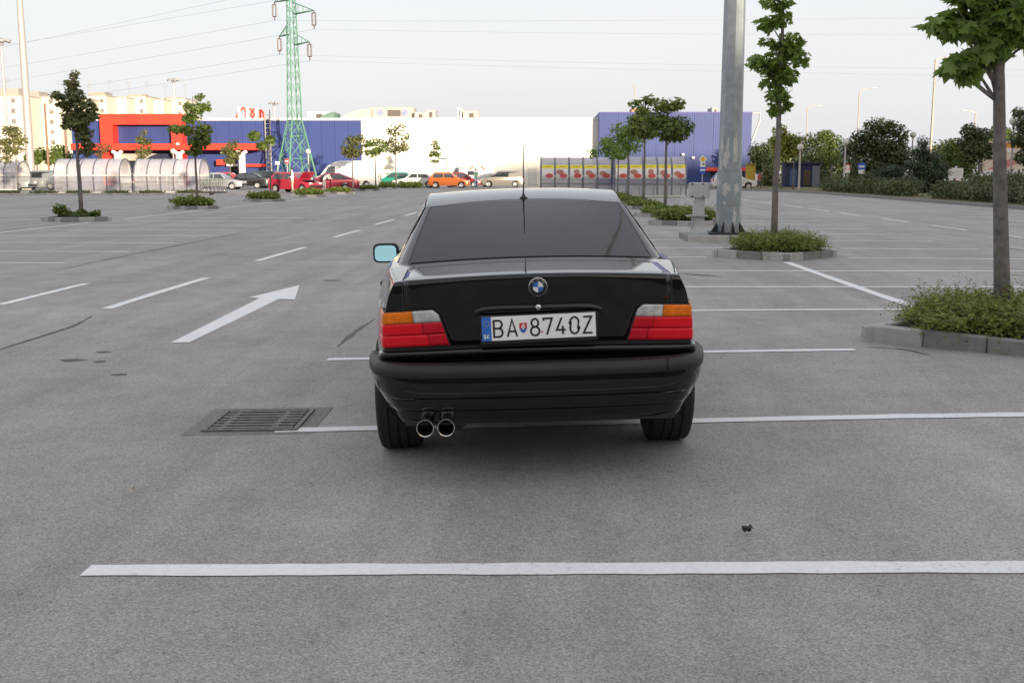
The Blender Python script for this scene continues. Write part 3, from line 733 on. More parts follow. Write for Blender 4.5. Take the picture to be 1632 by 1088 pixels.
# grip above plate, lock, badge
def grip():
    b = MB(); G = []
    for u in np.linspace(-1, 1, 41):
        x = .292*u; e = max(0, 1-abs(u)**7); y0 = rear_y(x, .80)-.005; zt = .818-.026*(abs(u)**9)
        G.append([(x, y0, zt+.004*e), (x, y0-.010*e, zt+.002*e), (x, y0-.022*e, zt-.006), (x, y0-.027*e, zt-.013), (x, y0-.025*e, zt-.020), (x, y0-.012*e, zt-.024), (x, y0, zt-.026)])
    b.grid(G); return b.build('boot_grip', PAINTB, car, smooth=70)
grip()
b = MB(); b.lathe([(0, -.036), (.009, -.036), (.0135, -.031), (.0145, -.02), (.0145, 0)], 20, 'Y', (-.001, rear_y(0, .806), .806)); o = b.build('boot_lock', CHROME, car, smooth=50)
one('keyhole', DARK, o, 'box', (-.001, rear_y(0, .806)-.0365, .806), (.003, .002, .010))
BC = Vector((0, rear_y(0, .897)-.006, .897))
def bd(name, fn, *a, mm=None, parent=None, **k):
    b = MB(); getattr(b, fn)(*a, **k); b.v = [(BC.x+v[0], BC.y+v[1], BC.z+v[2]) for v in b.v]; return b.build(name, mm, parent, smooth=50)
badge = bd('badge', 'lathe', [(.0, -.006), (.040, -.006), (.0415, -.0055), (.043, -.0035), (.0435, 0)], 40, 'Y', mm=CHROME, parent=car)
bd('badge_ring', 'lathe', [(.0245, -.0074), (.0395, -.0068), (.0405, -.006)], 40, 'Y', mm=INK, parent=badge)
for q in range(4):
    b = MB(); n = 10; pts = [(0, 0)]+[(.0242*cos(pi/2*q+pi/2*k/n), .0242*sin(pi/2*q+pi/2*k/n)) for k in range(n+1)]
    b.poly([(BC.x+x, BC.y-.0066, BC.z+z) for x, z in pts], -.0012, (0, 1, 0)); b.build('badge_quarter', mat('badge_white', (.85, .85, .85), .2, coat=.5) if q % 2 == 0 else mat('badge_blue', (.02, .15, .50), .2, coat=.5), badge)
def text_mesh(s, size, thick=.0):
    cu = bpy.data.curves.new('text', 'FONT'); cu.body = s; cu.size = size; cu.align_x = 'CENTER'; cu.align_y = 'CENTER'; cu.extrude = thick; cu.resolution_u = 2
    o = bpy.data.objects.new('text', cu); COL.objects.link(o); dg = bpy.context.evaluated_depsgraph_get(); dg.update()
    me = bpy.data.meshes.new_from_object(o.evaluated_get(dg)); bpy.data.objects.remove(o); bpy.data.curves.remove(cu); me.materials.clear(); return me
for ch, a in (('B', 135), ('M', 90), ('W', 45)):
    me = text_mesh(ch, .0155); o = link('badge_letter', me, CHROME, badge, (BC.x+.0322*cos(R(a)), BC.y-.0083, BC.z+.0322*sin(R(a)))); o.rotation_euler = (R(90), R(90-a), 0)
# wheels --------------------------------------------------------------
def wheel_parts(parent, x, y, R_=.31, W=.225, sg=1, rim=.205):
    w = thing('wheel', None, None); w.parent = parent; w.location = (x, y, R_-LIFT)
    h = W/2; prof = [(rim, -h*.80), (rim+.03, -h*.98), (R_-.04, -h), (R_-.012, -h*.92), (R_-.002, -h*.80)]
    for gx in (-.045, 0, .045): prof += [(R_, gx-.0045-.002), (R_-.007, gx-.004), (R_-.007, gx+.004), (R_, gx+.0065)]
    prof += [(R_-.002, h*.80), (R_-.012, h*.92), (R_-.04, h), (rim+.03, h*.98), (rim, h*.80), (rim-.01, 0)]
    b = MB(); b.lathe(prof, 56, 'X', closed=True); b.build('tyre', RUBBER, w, smooth=45)
    b = MB(); b.lathe([(rim, sg*h*.8), (rim-.012, sg*h*.82), (rim-.03, sg*h*.5), (.05, sg*h*.62), (.03, sg*h*.75), (0, sg*h*.75)], 40, 'X')
    for k in range(10):
        a = 2*pi*k/10; b.tube([(sg*h*.72, .04*cos(a), .04*sin(a)), (sg*h*.70, (rim-.015)*cos(a), (rim-.015)*sin(a))], .014, 6)
    b.build('rim', ALLOY, w, smooth=40)
for sx in (-1, 1):
    wheel_parts(car, sx*.698, -.10, sg=sx); wheel_parts(car, sx*.715, 2.70, sg=sx, W=.205)
# mirrors
for sx in (-1, 1):
    b = MB(); cx = -.910 if sx < 0 else .838; rows = []
    for y, e in ((1.715, 0.0), (1.730, .006), (1.78, .004), (1.83, -.022), (1.86, -.05)):
        hw, hh = (.083 if sx < 0 else .062)+e, .063+e*.8; n = 24
        rows.append([(cx+math.copysign(abs(cos(a))**.45, cos(a))*hw, y, .888+math.copysign(abs(sin(a))**.5, sin(a))*hh) for a in [2*pi*k/n for k in range(n+1)]])
    b.grid(rows); b.add(rows[-1][:-1], [tuple(range(24))]); b.add(rows[0][:-1], [tuple(range(24))])
    b.box((sx*.79, 1.80, .875), (.16, .05, .05)); mo = b.build('door_mirror', PAINTB if False else TRIM, car, smooth=50)
    n = 24; pts = [(cx+math.copysign(abs(cos(a))**.45, cos(a))*(.073 if sx < 0 else .053), 1.700+math.copysign(abs(sin(a))**.5, sin(a))*.012, .888+math.copysign(abs(sin(a))**.5, sin(a))*.053) for a in [2*pi*k/n for k in range(n)]]
    b = MB(); b.poly(pts, -.002, (0, 1, 0)); b.build('mirror_glass', mat('blue_mirror', (.33, .60, .65), .03, 1., var=.02), mo)
# side moulding, door handles, side seams, indicator repeater
for sx in (-1, 1):
    patch('side_moulding', TRIM, 4.1 if False else 0, 0, .47, .52, .012, sign=sx, fn=body_pt, ns=30, nt=3, shrink=lambda t: (5.55, 8.6))
    p = body_pt(6.2, .80, sx, .012); one('door_handle', TRIM, car, 'box', p, (.03, .20, .035), bev=.01)
# aerial
b = MB(); b.lathe([(.022, 0), (.022, .006), (.014, .011), (.008, .018), (.006, .030), (0, .031)], 20, 'Z', (0, .625, Zroof(0, .64)-.004)); ab = b.build('aerial', TRIM, car, smooth=60)
b = MB(); b.tube([(0, .625, 1.28), (.002, .615, 1.40), (.004, .60, 1.565)], [.0045, .0032, .0028], 8); b.build('aerial_whip', TRIM, ab)
# ================================================================== STORE
BLUE = mat('blue_cladding', (.026, .050, .205), .55, var=.06, scale=.6)
RED = mat('red_cladding', (.72, .045, .02), .5, var=.08, scale=.8)
WHITEW = mat('white_cladding', (.78, .76, .68), .6, var=.04, scale=.4)
WHITE = mat('white_metal', (.78, .77, .74), .5, var=.06)
GREYM = mat('grey_metal', (.42, .42, .43), .5, .3, var=.1)
DGLASS = mat('dark_glass', (.03, .035, .045), .08, var=.1)
def ribs(m, sc):
    t = m.node_tree; n = t.nodes; tc = n.new('ShaderNodeTexCoord'); w = n.new('ShaderNodeTexWave'); w.inputs['Scale'].default_value = sc; w.wave_profile = 'TRI'
    t.links.new(tc.outputs['Object'], w.inputs['Vector']); b = n.new('ShaderNodeBump'); b.inputs['Strength'].default_value = .12; b.inputs['Distance'].default_value = .04
    t.links.new(w.outputs[0], b.inputs['Height']); t.links.new(b.outputs[0], n['Principled BSDF'].inputs['Normal'])
ribs(BLUE, 1.2)
SY = 125.
def wx(px): return xat(px, SY)
def wz(py, Y=SY): return at(816, py, Y).z
def store():
    t = thing('store_building', 'big box supermarket with blue and white cladding and red entrance portal', 'building', (0, SY, 0))
    def bx(nm, x0, x1, z0, z1, y0, y1, mm, bev=0.):
        b = MB(); b.box(((x0+x1)/2, (y0+y1)/2, (z0+z1)/2), (x1-x0, y1-y0, z1-z0), bev=bev); return b.build(nm, mm, t)
    zt = wz(188); xb0, x0, x1, xr = wx(118), wx(577), wx(953), wx(1192)
    # cladding panels: blue wings and white middle
    n = 22
    for i in range(n):
        a = xb0+(x0-xb0)*i/n; c = xb0+(x0-xb0)*(i+1)/n
        bx('wall_panel', a+.01, c-.01, 0, zt-.25, random.uniform(-.012, .012), 60, BLUE)
    n = 12
    for i in range(n):
        for k in range(3):
            h = (zt-.25)/3; bx('wall_panel', x0+(x1-x0)*i/n+.002, x0+(x1-x0)*(i+1)/n-.002, k*h+.002, (k+1)*h-.002, random.uniform(-.006, .006), .4, WHITEW)
    bx('wall_core', x0+.02, x1-.02, 0, zt-.26, .3, 60, WHITEW)
    bx('parapet_cap', xb0, x1, zt-.25, zt, -.06, 60, WHITE)
    zr = wz(180)
    for i in range(8):
        a = x1+(xr-x1)*i/8; c = x1+(xr-x1)*(i+1)/8; bx('wall_panel', a+.01, c-.01, 0, zr-.2, -1.4+random.uniform(-.012, .012), 50, BLUE)
    bx('parapet_cap', x1, xr, zr-.2, zr, -1.45, 50, mat('blue_cap', (.05, .06, .26), .5))
    # portal
    pt, pb_ = wz(182), wz(231)
    bx('portal_beam', wx(172), wx(300), wz(199), pt, -1.6, 1, RED); bx('portal_leg', wx(172), wx(192), 0, wz(199)-.003, -1.6, 1, RED); bx('portal_leg', wx(283), wx(300), 0, wz(199)-.003, -1.6, 1, RED)
    # tessellated squares on the portal beam
    bx('canopy', wx(140), wx(424), wz(240), wz(230), -4.2, -.02, RED, .05)
    # columns under the canopy
    for px in (188, 286, 386):
        X = wx(px)*(SY-4)/SY
        b = MB(); b.tube([(X, -3.9, 0), (X, -3.9, wz(246))], .38, 10); b.tube([(X, -3.9, wz(247)), (X-.55, -3.9, wz(241.5))], .2, 8); b.tube([(X, -3.9, wz(247)), (X+.55, -3.9, wz(241.5))], .2, 8); b.build('canopy_column', WHITE, t, smooth=40)
    # entrance
    bx('entrance_fascia', wx(193), wx(282), wz(256), wz(244), -.5, -.02, mat('cream_panel', (.65, .60, .52), .6, var=.15, scale=2))
    b = MB(); c = wx(268); b.poly([(c+2.3*cos(a), -.56, wz(258)+1.0*sin(a)) for a in np.linspace(0, pi, 14)], .05, (0, 1, 0)); b.build('entrance_arch', mat('navy_panel', (.02, .025, .06), .5), t)
    bx('entrance_glazing', wx(193), wx(282), .1, wz(257), -.3, -.02, DGLASS)
    for k in range(7): bx('mullion', wx(193)+k*(wx(282)-wx(193))/6-.05, wx(193)+k*(wx(282)-wx(193))/6+.05, .1, wz(257), -.36, -.31, WHITE)
    bx('red_band', wx(391), wx(425), wz(266), wz(261.5), -1.0, -.02, RED); bx('white_band', wx(365), wx(383), wz(265), wz(261), -.9, -.02, WHITE)
    bx('red_sign_box', wx(352), wx(362.5), wz(263.5), wz(254.5), -1.6, -.6, mat('red_sign', (.75, .06, .03), .4)); bx('side_door', wx(366), wx(382), .1, wz(266), -.12, -.02, DGLASS)
    # ladder mast on the blue wall
    lx = wx(430.5); b = MB()
    for dx in (-.28, .28):
        b.tube([(lx+dx, -.45, .2), (lx+dx, -.45, zt+.9)], .07, 6)
    o = b.build('wall_ladder', GREYM, t)
    for k in range(16): one('rung', GREYM, o, 'tube', [(lx-.28, -.45, .6+.48*k), (lx+.28, -.45, .6+.48*k)], .045, 6)
    # white wall door, red band on the right block, lamps
    d = bx('service_door', wx(841), wx(856), .05, wz(268), -.06, .1, mat('pale_door', (.66, .65, .60), .6)); 
    bx('red_band', wx(1113), wx(1189), wz(273), wz(267.5), -1.75, -1.42, RED)
    bx('entrance_side', wx(1130), wx(1180), .1, wz(274), -1.5, -1.42, DGLASS)
    for px, py, y in ((1101, 252, -1.6), (1085, 247, -1.6), (166, 230, -4.5), (306, 231, -4.5)):
        b = MB(); b.box((wx(px), y, wz(py)), (.35, .3, .28), bev=.08); b.build('wall_lamp', WHITE, t)
    # gutter bracket at right corner
    b = MB(); b.tube([(xr+.05, -1.3, zr-.15), (xr+.9, -1.3, zr-.15), (xr+.9, -1.3, zr-1.0), (xr+.1, -1.3, zr-3.2)], .12, 6); b.build('corner_pipe', GREYM, t)
    return t
store()
# roof units
BEI = mat('beige_unit', (.50, .46, .40), .6, var=.12, scale=1.2); BEI2 = mat('grey_unit', (.40, .40, .39), .6, var=.12, scale=1.2)
def roof_unit(px0, px1, py0, label, Y=140, mm=BEI, shape='box', z0=None):
    X0, X1 = xat(px0, Y), xat(px1, Y); zt = at(816, py0, Y).z; z0 = 6.9
    t = thing('roof_unit', label, 'roof unit', ((X0+X1)/2, Y, z0)); w = X1-X0; h = zt-z0
    if shape == 'box':
        one('casing', mm, t, 'box', (0, 0, h/2), (w, 3.5, h), bev=.06); one('louvre', mat('louvre_dark', (.12, .10, .09), .7), t, 'box', (w*.05, -1.76, h*.72), (w*.3, .04, h*.3))
        one('plinth', mat('roof_plinth', (.25, .25, .25), .8), t, 'box', (0, 0, .1), (w*1.05, 3.7, .2))
    else:
        b = MB(); pts = [(-w/2, -2, 0)]+[(-w/2+w*k/12, -2, h*(.35+.65*sin(pi*.5*(k/12)**.6))) for k in range(13)]+[(w/2, -2, 0)]; b.poly(pts, 4, (0, 1, 0)); b.build('shell', mm, t)
    return t
roof_unit(497, 531, 179, 'pale low roof box with a flat top left of the curved duct', mm=WHITEW)
roof_unit(514, 540, 180, 'green curved rooflight on the supermarket roof', 138, mat('rooflight_green', (.12, .22, .18), .5), 'dome')
roof_unit(548, 597, 175, 'beige curved duct housing on the supermarket roof', 140, BEI, 'dome')
ru = roof_unit(595, 663, 172, 'wide beige ventilation unit with two round emblems on the roof', 142)
for px in (607, 646):
    X = xat(px, 140.2)-ru.location.x; b = MB(); b.lathe([(.30, -.03), (.42, -.03)], 20, 'Y', (X, -1.80, at(816, 179.5, 140.2).z-6.9)); b.lathe([(.0, -.02), (.2, -.02)], 16, 'Y', (X, -1.80, at(816, 179.5, 140.2).z-6.9)); b.build('emblem', mat('emblem_blue', (.18, .25, .5), .5), ru)
roof_unit(664, 682, 180, 'small cluster of pipes and fan housing on the roof', 141, BEI2); roof_unit(681, 697, 176, 'narrow grey roof unit right of the emblem unit', 141, BEI2)
roof_unit(740, 764, 178, 'boxy roof unit with brown louvre above the white wall', 141); roof_unit(731, 738, 173, 'slim white flue standing beside the louvred roof unit', 141, WHITE)
roof_unit(1128, 1139, 173, 'small rooftop fan on the right blue block', 135, BEI2); roof_unit(1003, 1014, 174, 'orange-brown rooftop box behind the maple tops', 140, mat('brown_unit', (.45, .25, .15), .6))
# roof sign seen edge on: white letter sides, red letter faces
def roof_sign():
    Y = 128.; t = thing('roof_sign', 'red letter sign with white sides standing on the supermarket roof', 'sign', (xat(380, Y), Y, 7.3)); RD = mat('sign_red', (.80, .10, .06), .4); s = Y/F
    hh = 24*s
    b = MB(); b.tube([(.9*hh*0+.5*hh*(1-cos(a))*.28, 0, hh*(.42+.46*-cos(a)*.9)) for a in np.linspace(0, pi, 9)], .13*hh, 6); b.v = [(v[0], v[1], v[2]) for v in b.v]; b.build('letter_face', RD, t)
    for k, px in enumerate((5.5, 18.5, 33)):
        one('letter_side', WHITE, t, 'box', (px*s, 0, hh*.46-.03*k), (4*s, .5, hh*.92-.06*k))
    def lt(pts, r=.06): b = MB(); b.tube([(x*s, .02, z*hh) for x, z in pts], r*hh*1.3, 6); b.build('letter_face', RD, t)
    lt([(8.5, .72), (11, .86), (14, .80), (15.5, .55), (15.7, .03)]); lt([(22, .82), (29, .40), (22, .05)]); lt([(29, .80), (22.5, .40), (29, .05)])
    lt([(37, .70), (40, .66), (43, .52), (43.5, .1)]); lt([(38, .05), (38, .70)])
    one('rail', GREYM, t, 'box', (22*s, .3, .05), (48*s, .2, .12))
roof_sign()

# ================================================================== APARTMENT BLOCKS
APT = mat('apartment_render', (.66, .62, .52), .8, var=.08, scale=.15); APT2 = mat('apartment_grey', (.38, .35, .31), .8, var=.1, scale=.2); APW = mat('apartment_window', (.32, .31, .31), .4, var=.4, scale=2)
def flats(px0, px1, py0, Y, label, depth=14, storeys=8, win=True, pent=None, bal=None):
    X0, X1 = xat(px0, Y), xat(px1, Y); H_ = at(816, py0, Y).z; w = X1-X0
    t = thing('apartment_block', label, 'building', ((X0+X1)/2, Y, 0), 0, 'apartment blocks behind the supermarket')
    one('wall', APT, t, 'box', (0, depth/2, H_/2), (w, depth, H_)); one('roof_edge', APT2, t, 'box', (0, depth/2, H_+.15), (w+.3, depth+.3, .3))
    if win:
        nc = max(2, int(w/4.2)); sh = H_/storeys
        for r in range(storeys):
            for c in range(nc):
                x = -w/2+w*(c+.5)/nc+random.uniform(-.1, .1); f = one('window', APW, t, 'box', (x, -.05, (r+.55)*sh), (1.1, .14, 1.2))
    if pent:
        for a, c, p in pent:
            A, B = xat(a, Y+5)-t.location.x, xat(c, Y+5)-t.location.x; hp = at(816, p, Y+5).z; one('lift_house', APT2, t, 'box', ((A+B)/2, 8, (H_+hp)/2), (B-A, 6, hp-H_))
    if bal:
        A, B = xat(bal[0], Y)-t.location.x, xat(bal[1], Y)-t.location.x
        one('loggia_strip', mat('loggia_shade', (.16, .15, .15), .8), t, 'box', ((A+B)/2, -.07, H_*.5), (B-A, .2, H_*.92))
        for r in range(storeys): one('balcony', APT2, t, 'box', ((A+B)/2, -.3, (r+.3)*H_/storeys), (B-A, .7, .9))
    b = MB(); b.tube([(w*.2, 7, H_), (w*.2, 7, H_+5.5)], .08, 5); b.tube([(w*.2-1, 7, H_+5), (w*.2+1, 7, H_+5)], .05, 4); b.tube([(w*.2-.7, 7, H_+4.3), (w*.2+.7, 7, H_+4.3)], .05, 4); b.build('aerial_mast', GREYM, t)
    return t
flats(-95, 42, 151.5, 300, 'long cream apartment slab with a grey lift house, left of the floodlight mast', pent=[(8, 38, 139)])
flats(42.6, 103, 153.5, 312, 'cream apartment slab with rows of small windows behind the ragged maple', pent=[(46, 70, 144)])
flats(104, 147, 158, 322, 'cream apartment slab half hidden by the ragged maple crown')
flats(147, 176, 152, 330, 'apartment tower with grey lift house left of the red portal', pent=[(148, 174, 145)], bal=(152, 158))
flats(176.5, 208, 155, 338, 'blank cream gable block behind the red portal beam', win=False)
flats(208.5, 238, 153, 345, 'apartment tower with loggias above the middle of the red portal', pent=[(211, 233, 149)], bal=(210, 217))
flats(238.5, 266, 158.5, 352, 'cream gable block right of the loggia tower', win=False)
flats(266.5, 300, 157, 360, 'apartment tower with dark loggias behind the maple by the portal', pent=[(268, 290, 154)], bal=(268, 275))
# unseen block added behind the viewer, stepped to shape the evening shade
def add_sunblocker():
    t = thing('sunblocker', 'added unseen stepped warehouse standing behind the viewer across the lot', 'building', (20, -46, 0))
    for x0, x1, h in ((-110, 35.5, 11), (35.5, 42, 9), (42, 52, 11), (52, 80, 14), (80, 260, 18.3)):
        one('wall', mat('sunblocker_wall', (.20, .20, .20), .8, var=.1, scale=.2), t, 'box', ((x0+x1)/2-20, 0, h/2), (x1-x0, 14, h)); one('roof_edge', APT2, t, 'box', ((x0+x1)/2-20, 0, h+.15), (x1-x0-.02, 14.4, .3))
add_sunblocker()

# ================================================================== CART SHELTERS
POLYR = mat('polycarbonate_roof', (.52, .51, .56), .25, 0, var=.10, scale=2, alpha=.74); POLYC = mat('polycarbonate', (.46, .46, .50), .25, 0, var=.10, scale=2, alpha=.52, trans=0); STEELP = mat('shelter_steel', (.20, .20, .24), .45, .5, var=.1)
RAILW = mat('pale_rail', (.72, .70, .62), .5)
def shelter(px0, px1, Y, label, n=5, h=2.35, d=2.3, posters=0, py_bottom=None):
    X0, X1 = xat(px0, Y), xat(px1, Y); w = X1-X0; t = thing('cart_shelter', label, 'cart shelter', ((X0+X1)/2, Y, 0), 0, 'barrel-roofed cart shelters')
    prof = [(0, .05), (0, h*.30), (0, h*.52)]+[(d/2-d/2*cos(a), h*.52+h*.48*sin(a)) for a in np.linspace(.12, pi-.12, 14)]+[(d, h*.52), (d, .05)]
    for i in range(n+1):
        x = -w/2+w*i/n; one('rib', STEELP, t, 'tube', [(x, y, z) for y, z in prof], .045, 6)
    for i in range(n):
        a = -w/2+w*i/n+.05; c = -w/2+w*(i+1)/n-.05
        top = prof[2:-1]; b = MB(); b.grid([[(a, y, z) for y, z in top], [(c, y, z) for y, z in top]]); b.build('roof_panel', POLYR, t, smooth=180)
        b = MB(); b.grid([[(a, -.01, z) for z in (.15, h*.30, h*.50)], [(c, -.01, z) for z in (.15, h*.30, h*.50)]]); b.build('side_panel', POLYC, t)
        b = MB(); b.grid([[(a, d-.01, z) for z in (.15, h*.30, h*.50)], [(c, d-.01, z) for z in (.15, h*.30, h*.50)]]); b.build('side_panel', POLYC, t)
        if posters: poster(t, a, c, h, i, d)
    for z in (h*.52, .08): one('long_rail', RAILW, t, 'box', (0, -.03, z), (w, .07, .08 if z < 1 else .07)); one('long_rail', RAILW, t, 'box', (0, d+.03, z), (w, .07, .07))
    one('long_rail', STEELP, t, 'box', (0, -.03, h*.33), (w, .04, .04))
    return t
YELP = mat('poster_yellow', (.85, .70, .04), .45, var=.05); POSW = mat('poster_white', (.80, .76, .72), .45, var=.05, scale=3); POSR = mat('poster_red', (.68, .10, .10), .45, var=.15, scale=4); POSP = mat('poster_meat', (.62, .28, .20), .5, var=.3, scale=7); POSG = mat('poster_green', (.10, .30, .10), .5); POSD = mat('poster_text', (.45, .40, .05), .5)
def poster(t, a, c, h, i, d):
    z0, z1 = h*.46, h*.80; w = c-a
    def yb(z): 
        k = max(0, min(1, (z-h*.52)/(h*.48))); return d/2-d/2*cos(math.asin(k)) if z > h*.52 else 0
    def sheet(nm, mm, zz0, zz1, off, x0=a+.01, x1=c-.01, parent=t):
        b = MB(); b.grid([[(x, yb(z)-off, z) for x in (x0, x1)] for z in np.linspace(zz0, zz1, 8)]); return b.build(nm, mm, parent, smooth=180)
    p = sheet('poster', POSW, z0, z1, .05); sheet('yellow_band', YELP, h*.715, z1, .056, parent=p)
    sheet('text_line', POSD, h*.752, h*.772, .062, a+w*.22, c-w*.22, p)
    def oval(nm, mm, cx, cz, rx, rz, off):
        b = MB(); n = 18; P = [(a+w*cx+w*rx*cos(2*pi*k/n), yb(h*cz+h*rz*sin(2*pi*k/n))-off, h*cz+h*rz*sin(2*pi*k/n)) for k in range(n)]; b.add([(a+w*cx, yb(h*cz)-off, h*cz)]+P, [(0, 1+k, 1+(k+1) % n) for k in range(n)]); b.build(nm, mm, p)
    oval('red_oval', POSR, .62, .53, .30, .058, .070)
    r = random.Random(i)
    if i != 0: oval('meat_print', POSP, .45+r.uniform(-.15, .1), .60+r.uniform(-.02, .03), .22+r.uniform(0, .12), .065, .064)
    if i in (3, 7): oval('leaf_print', POSG, .62, .60, .05, .03, .075)
    oval('plate_rim', mat('poster_grey', (.62, .60, .58), .5), .42, .50, .36, .03, .060)
shelter(85, 190, 74.0, 'empty clear barrel-roofed cart shelter behind the ragged maple', 5)
shelter(213, 318, 75.2, 'clear barrel-roofed cart shelter with trolleys sticking out beside the silver car', 5)
shelter(-60, 27, 86, 'far clear barrel-roofed cart shelter behind the white and silver cars', 4, 2.3)
shelter(862, 975, 66, 'cart shelter with meat posters whose left half hides behind the black car roof', 5, 2.32, posters=1)
shelter(979.5, 1094, 63.6, 'cart shelter with meat posters standing behind the slim maple trunks', 5, 2.32, posters=1)

# shopping trolleys
WIRE = mat('trolley_wire', (.42, .45, .43), .35, .7, var=.1); GRN = mat('trolley_green', (.02, .25, .12), .5)
def trolley():
    t = thing('shopping_trolley', 'wire shopping trolley', 'trolley')
    b = MB()
    for z, s in ((.95, 0), (.70, .04), (.48, .08)): b.tube([(-.42+s*.6, -.27+s*.5, z), (.42-s, -.24+s*.5, z-.04), (.42-s, .24-s*.5, z-.04), (-.42+s*.6, .27-s*.5, z), (-.42+s*.6, -.27+s*.5, z)], .012, 5)
    for k in range(7):
        x = -.40+.8*k/6
        for sy in (-1, 1): b.tube([(x, sy*.26, .94-.04*k/6), (x*.92, sy*.225, .46)], .007, 4)
    for k in range(4): b.tube([(-.38, -.2+.13*k, .46), (.36, -.2+.13*k, .44)], .007, 4); b.tube([(.42, -.2+.13*k, .9), (.36, -.2+.13*k, .44)], .007, 4)
    b.build('basket', WIRE, t)
    one('handle', GRN, t, 'tube', [(-.50, -.28, 1.02), (-.50, .28, 1.02)], .022, 8)
    b = MB()
    for sy in (-1, 1): b.tube([(-.50, sy*.27, 1.02), (-.36, sy*.27, .48), (-.40, sy*.26, .14), (.46, sy*.20, .16)], .015, 6)
    b.build('chassis', WIRE, t)
    for x, y in ((-.40, -.25), (-.40, .25), (.44, -.19), (.44, .19)): one('castor', TRIM, t, 'lathe', [(0, -.018), (.06, -.018), (.06, .018), (0, .018)], 12, 'Y', (x, y, .06))
    return t
tr0 = trolley(); used = False
def put_trolley(x, y, rz, label, group):
    global used
    o = tr0 if not used else copy_tree(tr0); used = True
    o.location = (x, y, 0); o.rotation_euler = (0, 0, rz); o['label'] = label; o['group'] = group
for k in range(6): put_trolley(xat(316, 76)+.28*k, 76.2, pi, 'wire trolley in the row poking out of the open shelter end', 'trolleys nested at the shelter beside the silver car')
for k in range(4): put_trolley(xat(70, 74)+.30*k, 75.0, pi, 'wire trolley in the row before the grey hatchback', 'trolleys nested at the shelter left end')

# ================================================================== PYLON AND WIRES
PYG = mat('pylon_green', (.15, .35, .23), .5, .2, var=.12, scale=1.0); INS = mat('insulator_brown', (.10, .045, .035), .25, var=.2); WIREM = mat('power_wire', (.42, .42, .43), .5, .5)
PY = 116.; PX = xat(472, PY)
def pyz(py): return at(467, py, PY).z
def pylon():
    t = thing('power_pylon', 'tall green lattice electricity pylon rising in front of the blue wall', 'pylon', (PX, PY, 0))
    s = PY/F; zk, zt = pyz(192), pyz(-75)
    hw = lambda z: interp(z, [(0, 37*s), (zk, 12*s), (pyz(0), 8.2*s), (zt, 5*s)])
    cs = [(-1, -1), (1, -1), (1, 1), (-1, 1)]
    rot = Matrix.Rotation(R(38), 3, 'Z')
    P = lambda c, z: rot @ Vector((c[0]*hw(z)*.70, c[1]*hw(z)*.70, z))
    for c in cs: one('leg', PYG, t, 'tube', [P(c, 0), P(c, zk), P(c, zt)], [.10, .075, .05], 5)
    zs = [0, zk*.42, zk*.76, zk]; z = zk
    while z < zt-.5: z += max(.75, hw(z)*1.7); zs.append(min(z, zt))
    for f in range(4):
        b = MB(); a, c = cs[f], cs[(f+1) % 4]
        for z0, z1 in zip(zs, zs[1:]):
            if z1 <= zk+.01: b.tube([P(a, z0), P(c, z1)], .045, 4); b.tube([P(c, z0), P(a, z1)], .045, 4); b.tube([P(a, z1), P(c, z1)], .04, 4)
            else:
                m_ = (P(a, z1)+P(c, z1))/2; b.tube([P(a, z0), m_], .026, 4); b.tube([P(c, z0), m_], .026, 4)
        b.build('bracing', PYG, t)
    arms = []
    for (xl, yl), (xr, yr) in (((437, 4), (500, 17)), ((445, 58.5), (493, 67)), ((448, -48), (489, -38))):
        zc = pyz((yl+yr)/2-1)
        for (xe, ye), d in (((xl, yl), -1), ((xr, yr), 1)):
            # arm runs along the line direction normal: left tip farther, right tip nearer
            Yt = PY*(1+.018*(-d)); q = at(xe, ye, Yt); tip = Vector((q.x-PX, Yt-PY, q.z)); b = MB(); w = hw(zc)*.7
            zb = tip.z
            for e in (-1, 1): b.tube([(d*w*.6, e*w*.8, zb-.05), tip], .06, 4); b.tube([(d*w*.6, e*w*.8, zb+1.1), tip], .045, 4)
            for k in (1, 2, 3): u = k/4; b.tube([Vector((d*w*.6, -w*.8, zb-.05)).lerp(tip, u), Vector((d*w*.6, w*.8, zb-.05)).lerp(tip, u-.1)], .035, 4); b.tube([Vector((d*w*.6, -w*.8, zb+1.1)).lerp(tip, u), Vector((d*w*.6, -w*.8, zb-.05)).lerp(tip, u)], .035, 4)
            arm = b.build('cross_arm', PYG, t)
            b = MB(); L = 30*s*.93
            b.tube([tip, tip-Vector((0, 0, .25))], .05, 5); b.tube([tip-Vector((.2, 0, .25)), tip-Vector((-.2, 0, .25))], .05, 5)
            for e in (-.17, .17):
                pr = []; n = 9
                for k in range(n): pr += [(.045, -.28-(L-.7)*k/n), (.11, -.28-(L-.7)*(k+.35)/n), (.11, -.28-(L-.7)*(k+.55)/n), (.045, -.28-(L-.7)*(k+.9)/n)]
                b.lathe(pr, 8, 'Z', tip+Vector((e, 0, 0)))
            b.tube([tip-Vector((.2, 0, L-.4)), tip-Vector((-.2, 0, L-.4))], .05, 5); b.tube([tip-Vector((0, 0, L-.4)), tip-Vector((0, 0, L))], .05, 5)
            b.build('insulator', INS, t); arms.append(tip-Vector((0, 0, L))+Vector((PX, PY, 0)))
    return arms
tips = pylon()
def wire(a, b_, label, sag):
    a = Vector(a); b_ = Vector(b_); pts = []
    for k in range(25):
        u = k/24; p = a.lerp(b_, u); p.z -= sag*4*u*(1-u); pts.append(p)
    m_ = MB(); m_.tube(pts, .014, 5); o = m_.build('power_wire', WIREM); tag(o, label, 'wire', 'overhead power wires')
def far(p0, p1, x, Y): y = p0[1]+(p1[1]-p0[1])*(x-p0[0])/(p1[0]-p0[0]); return at(x, y, Y)
rows = ['upper left', 'upper right', 'lower left', 'lower right']
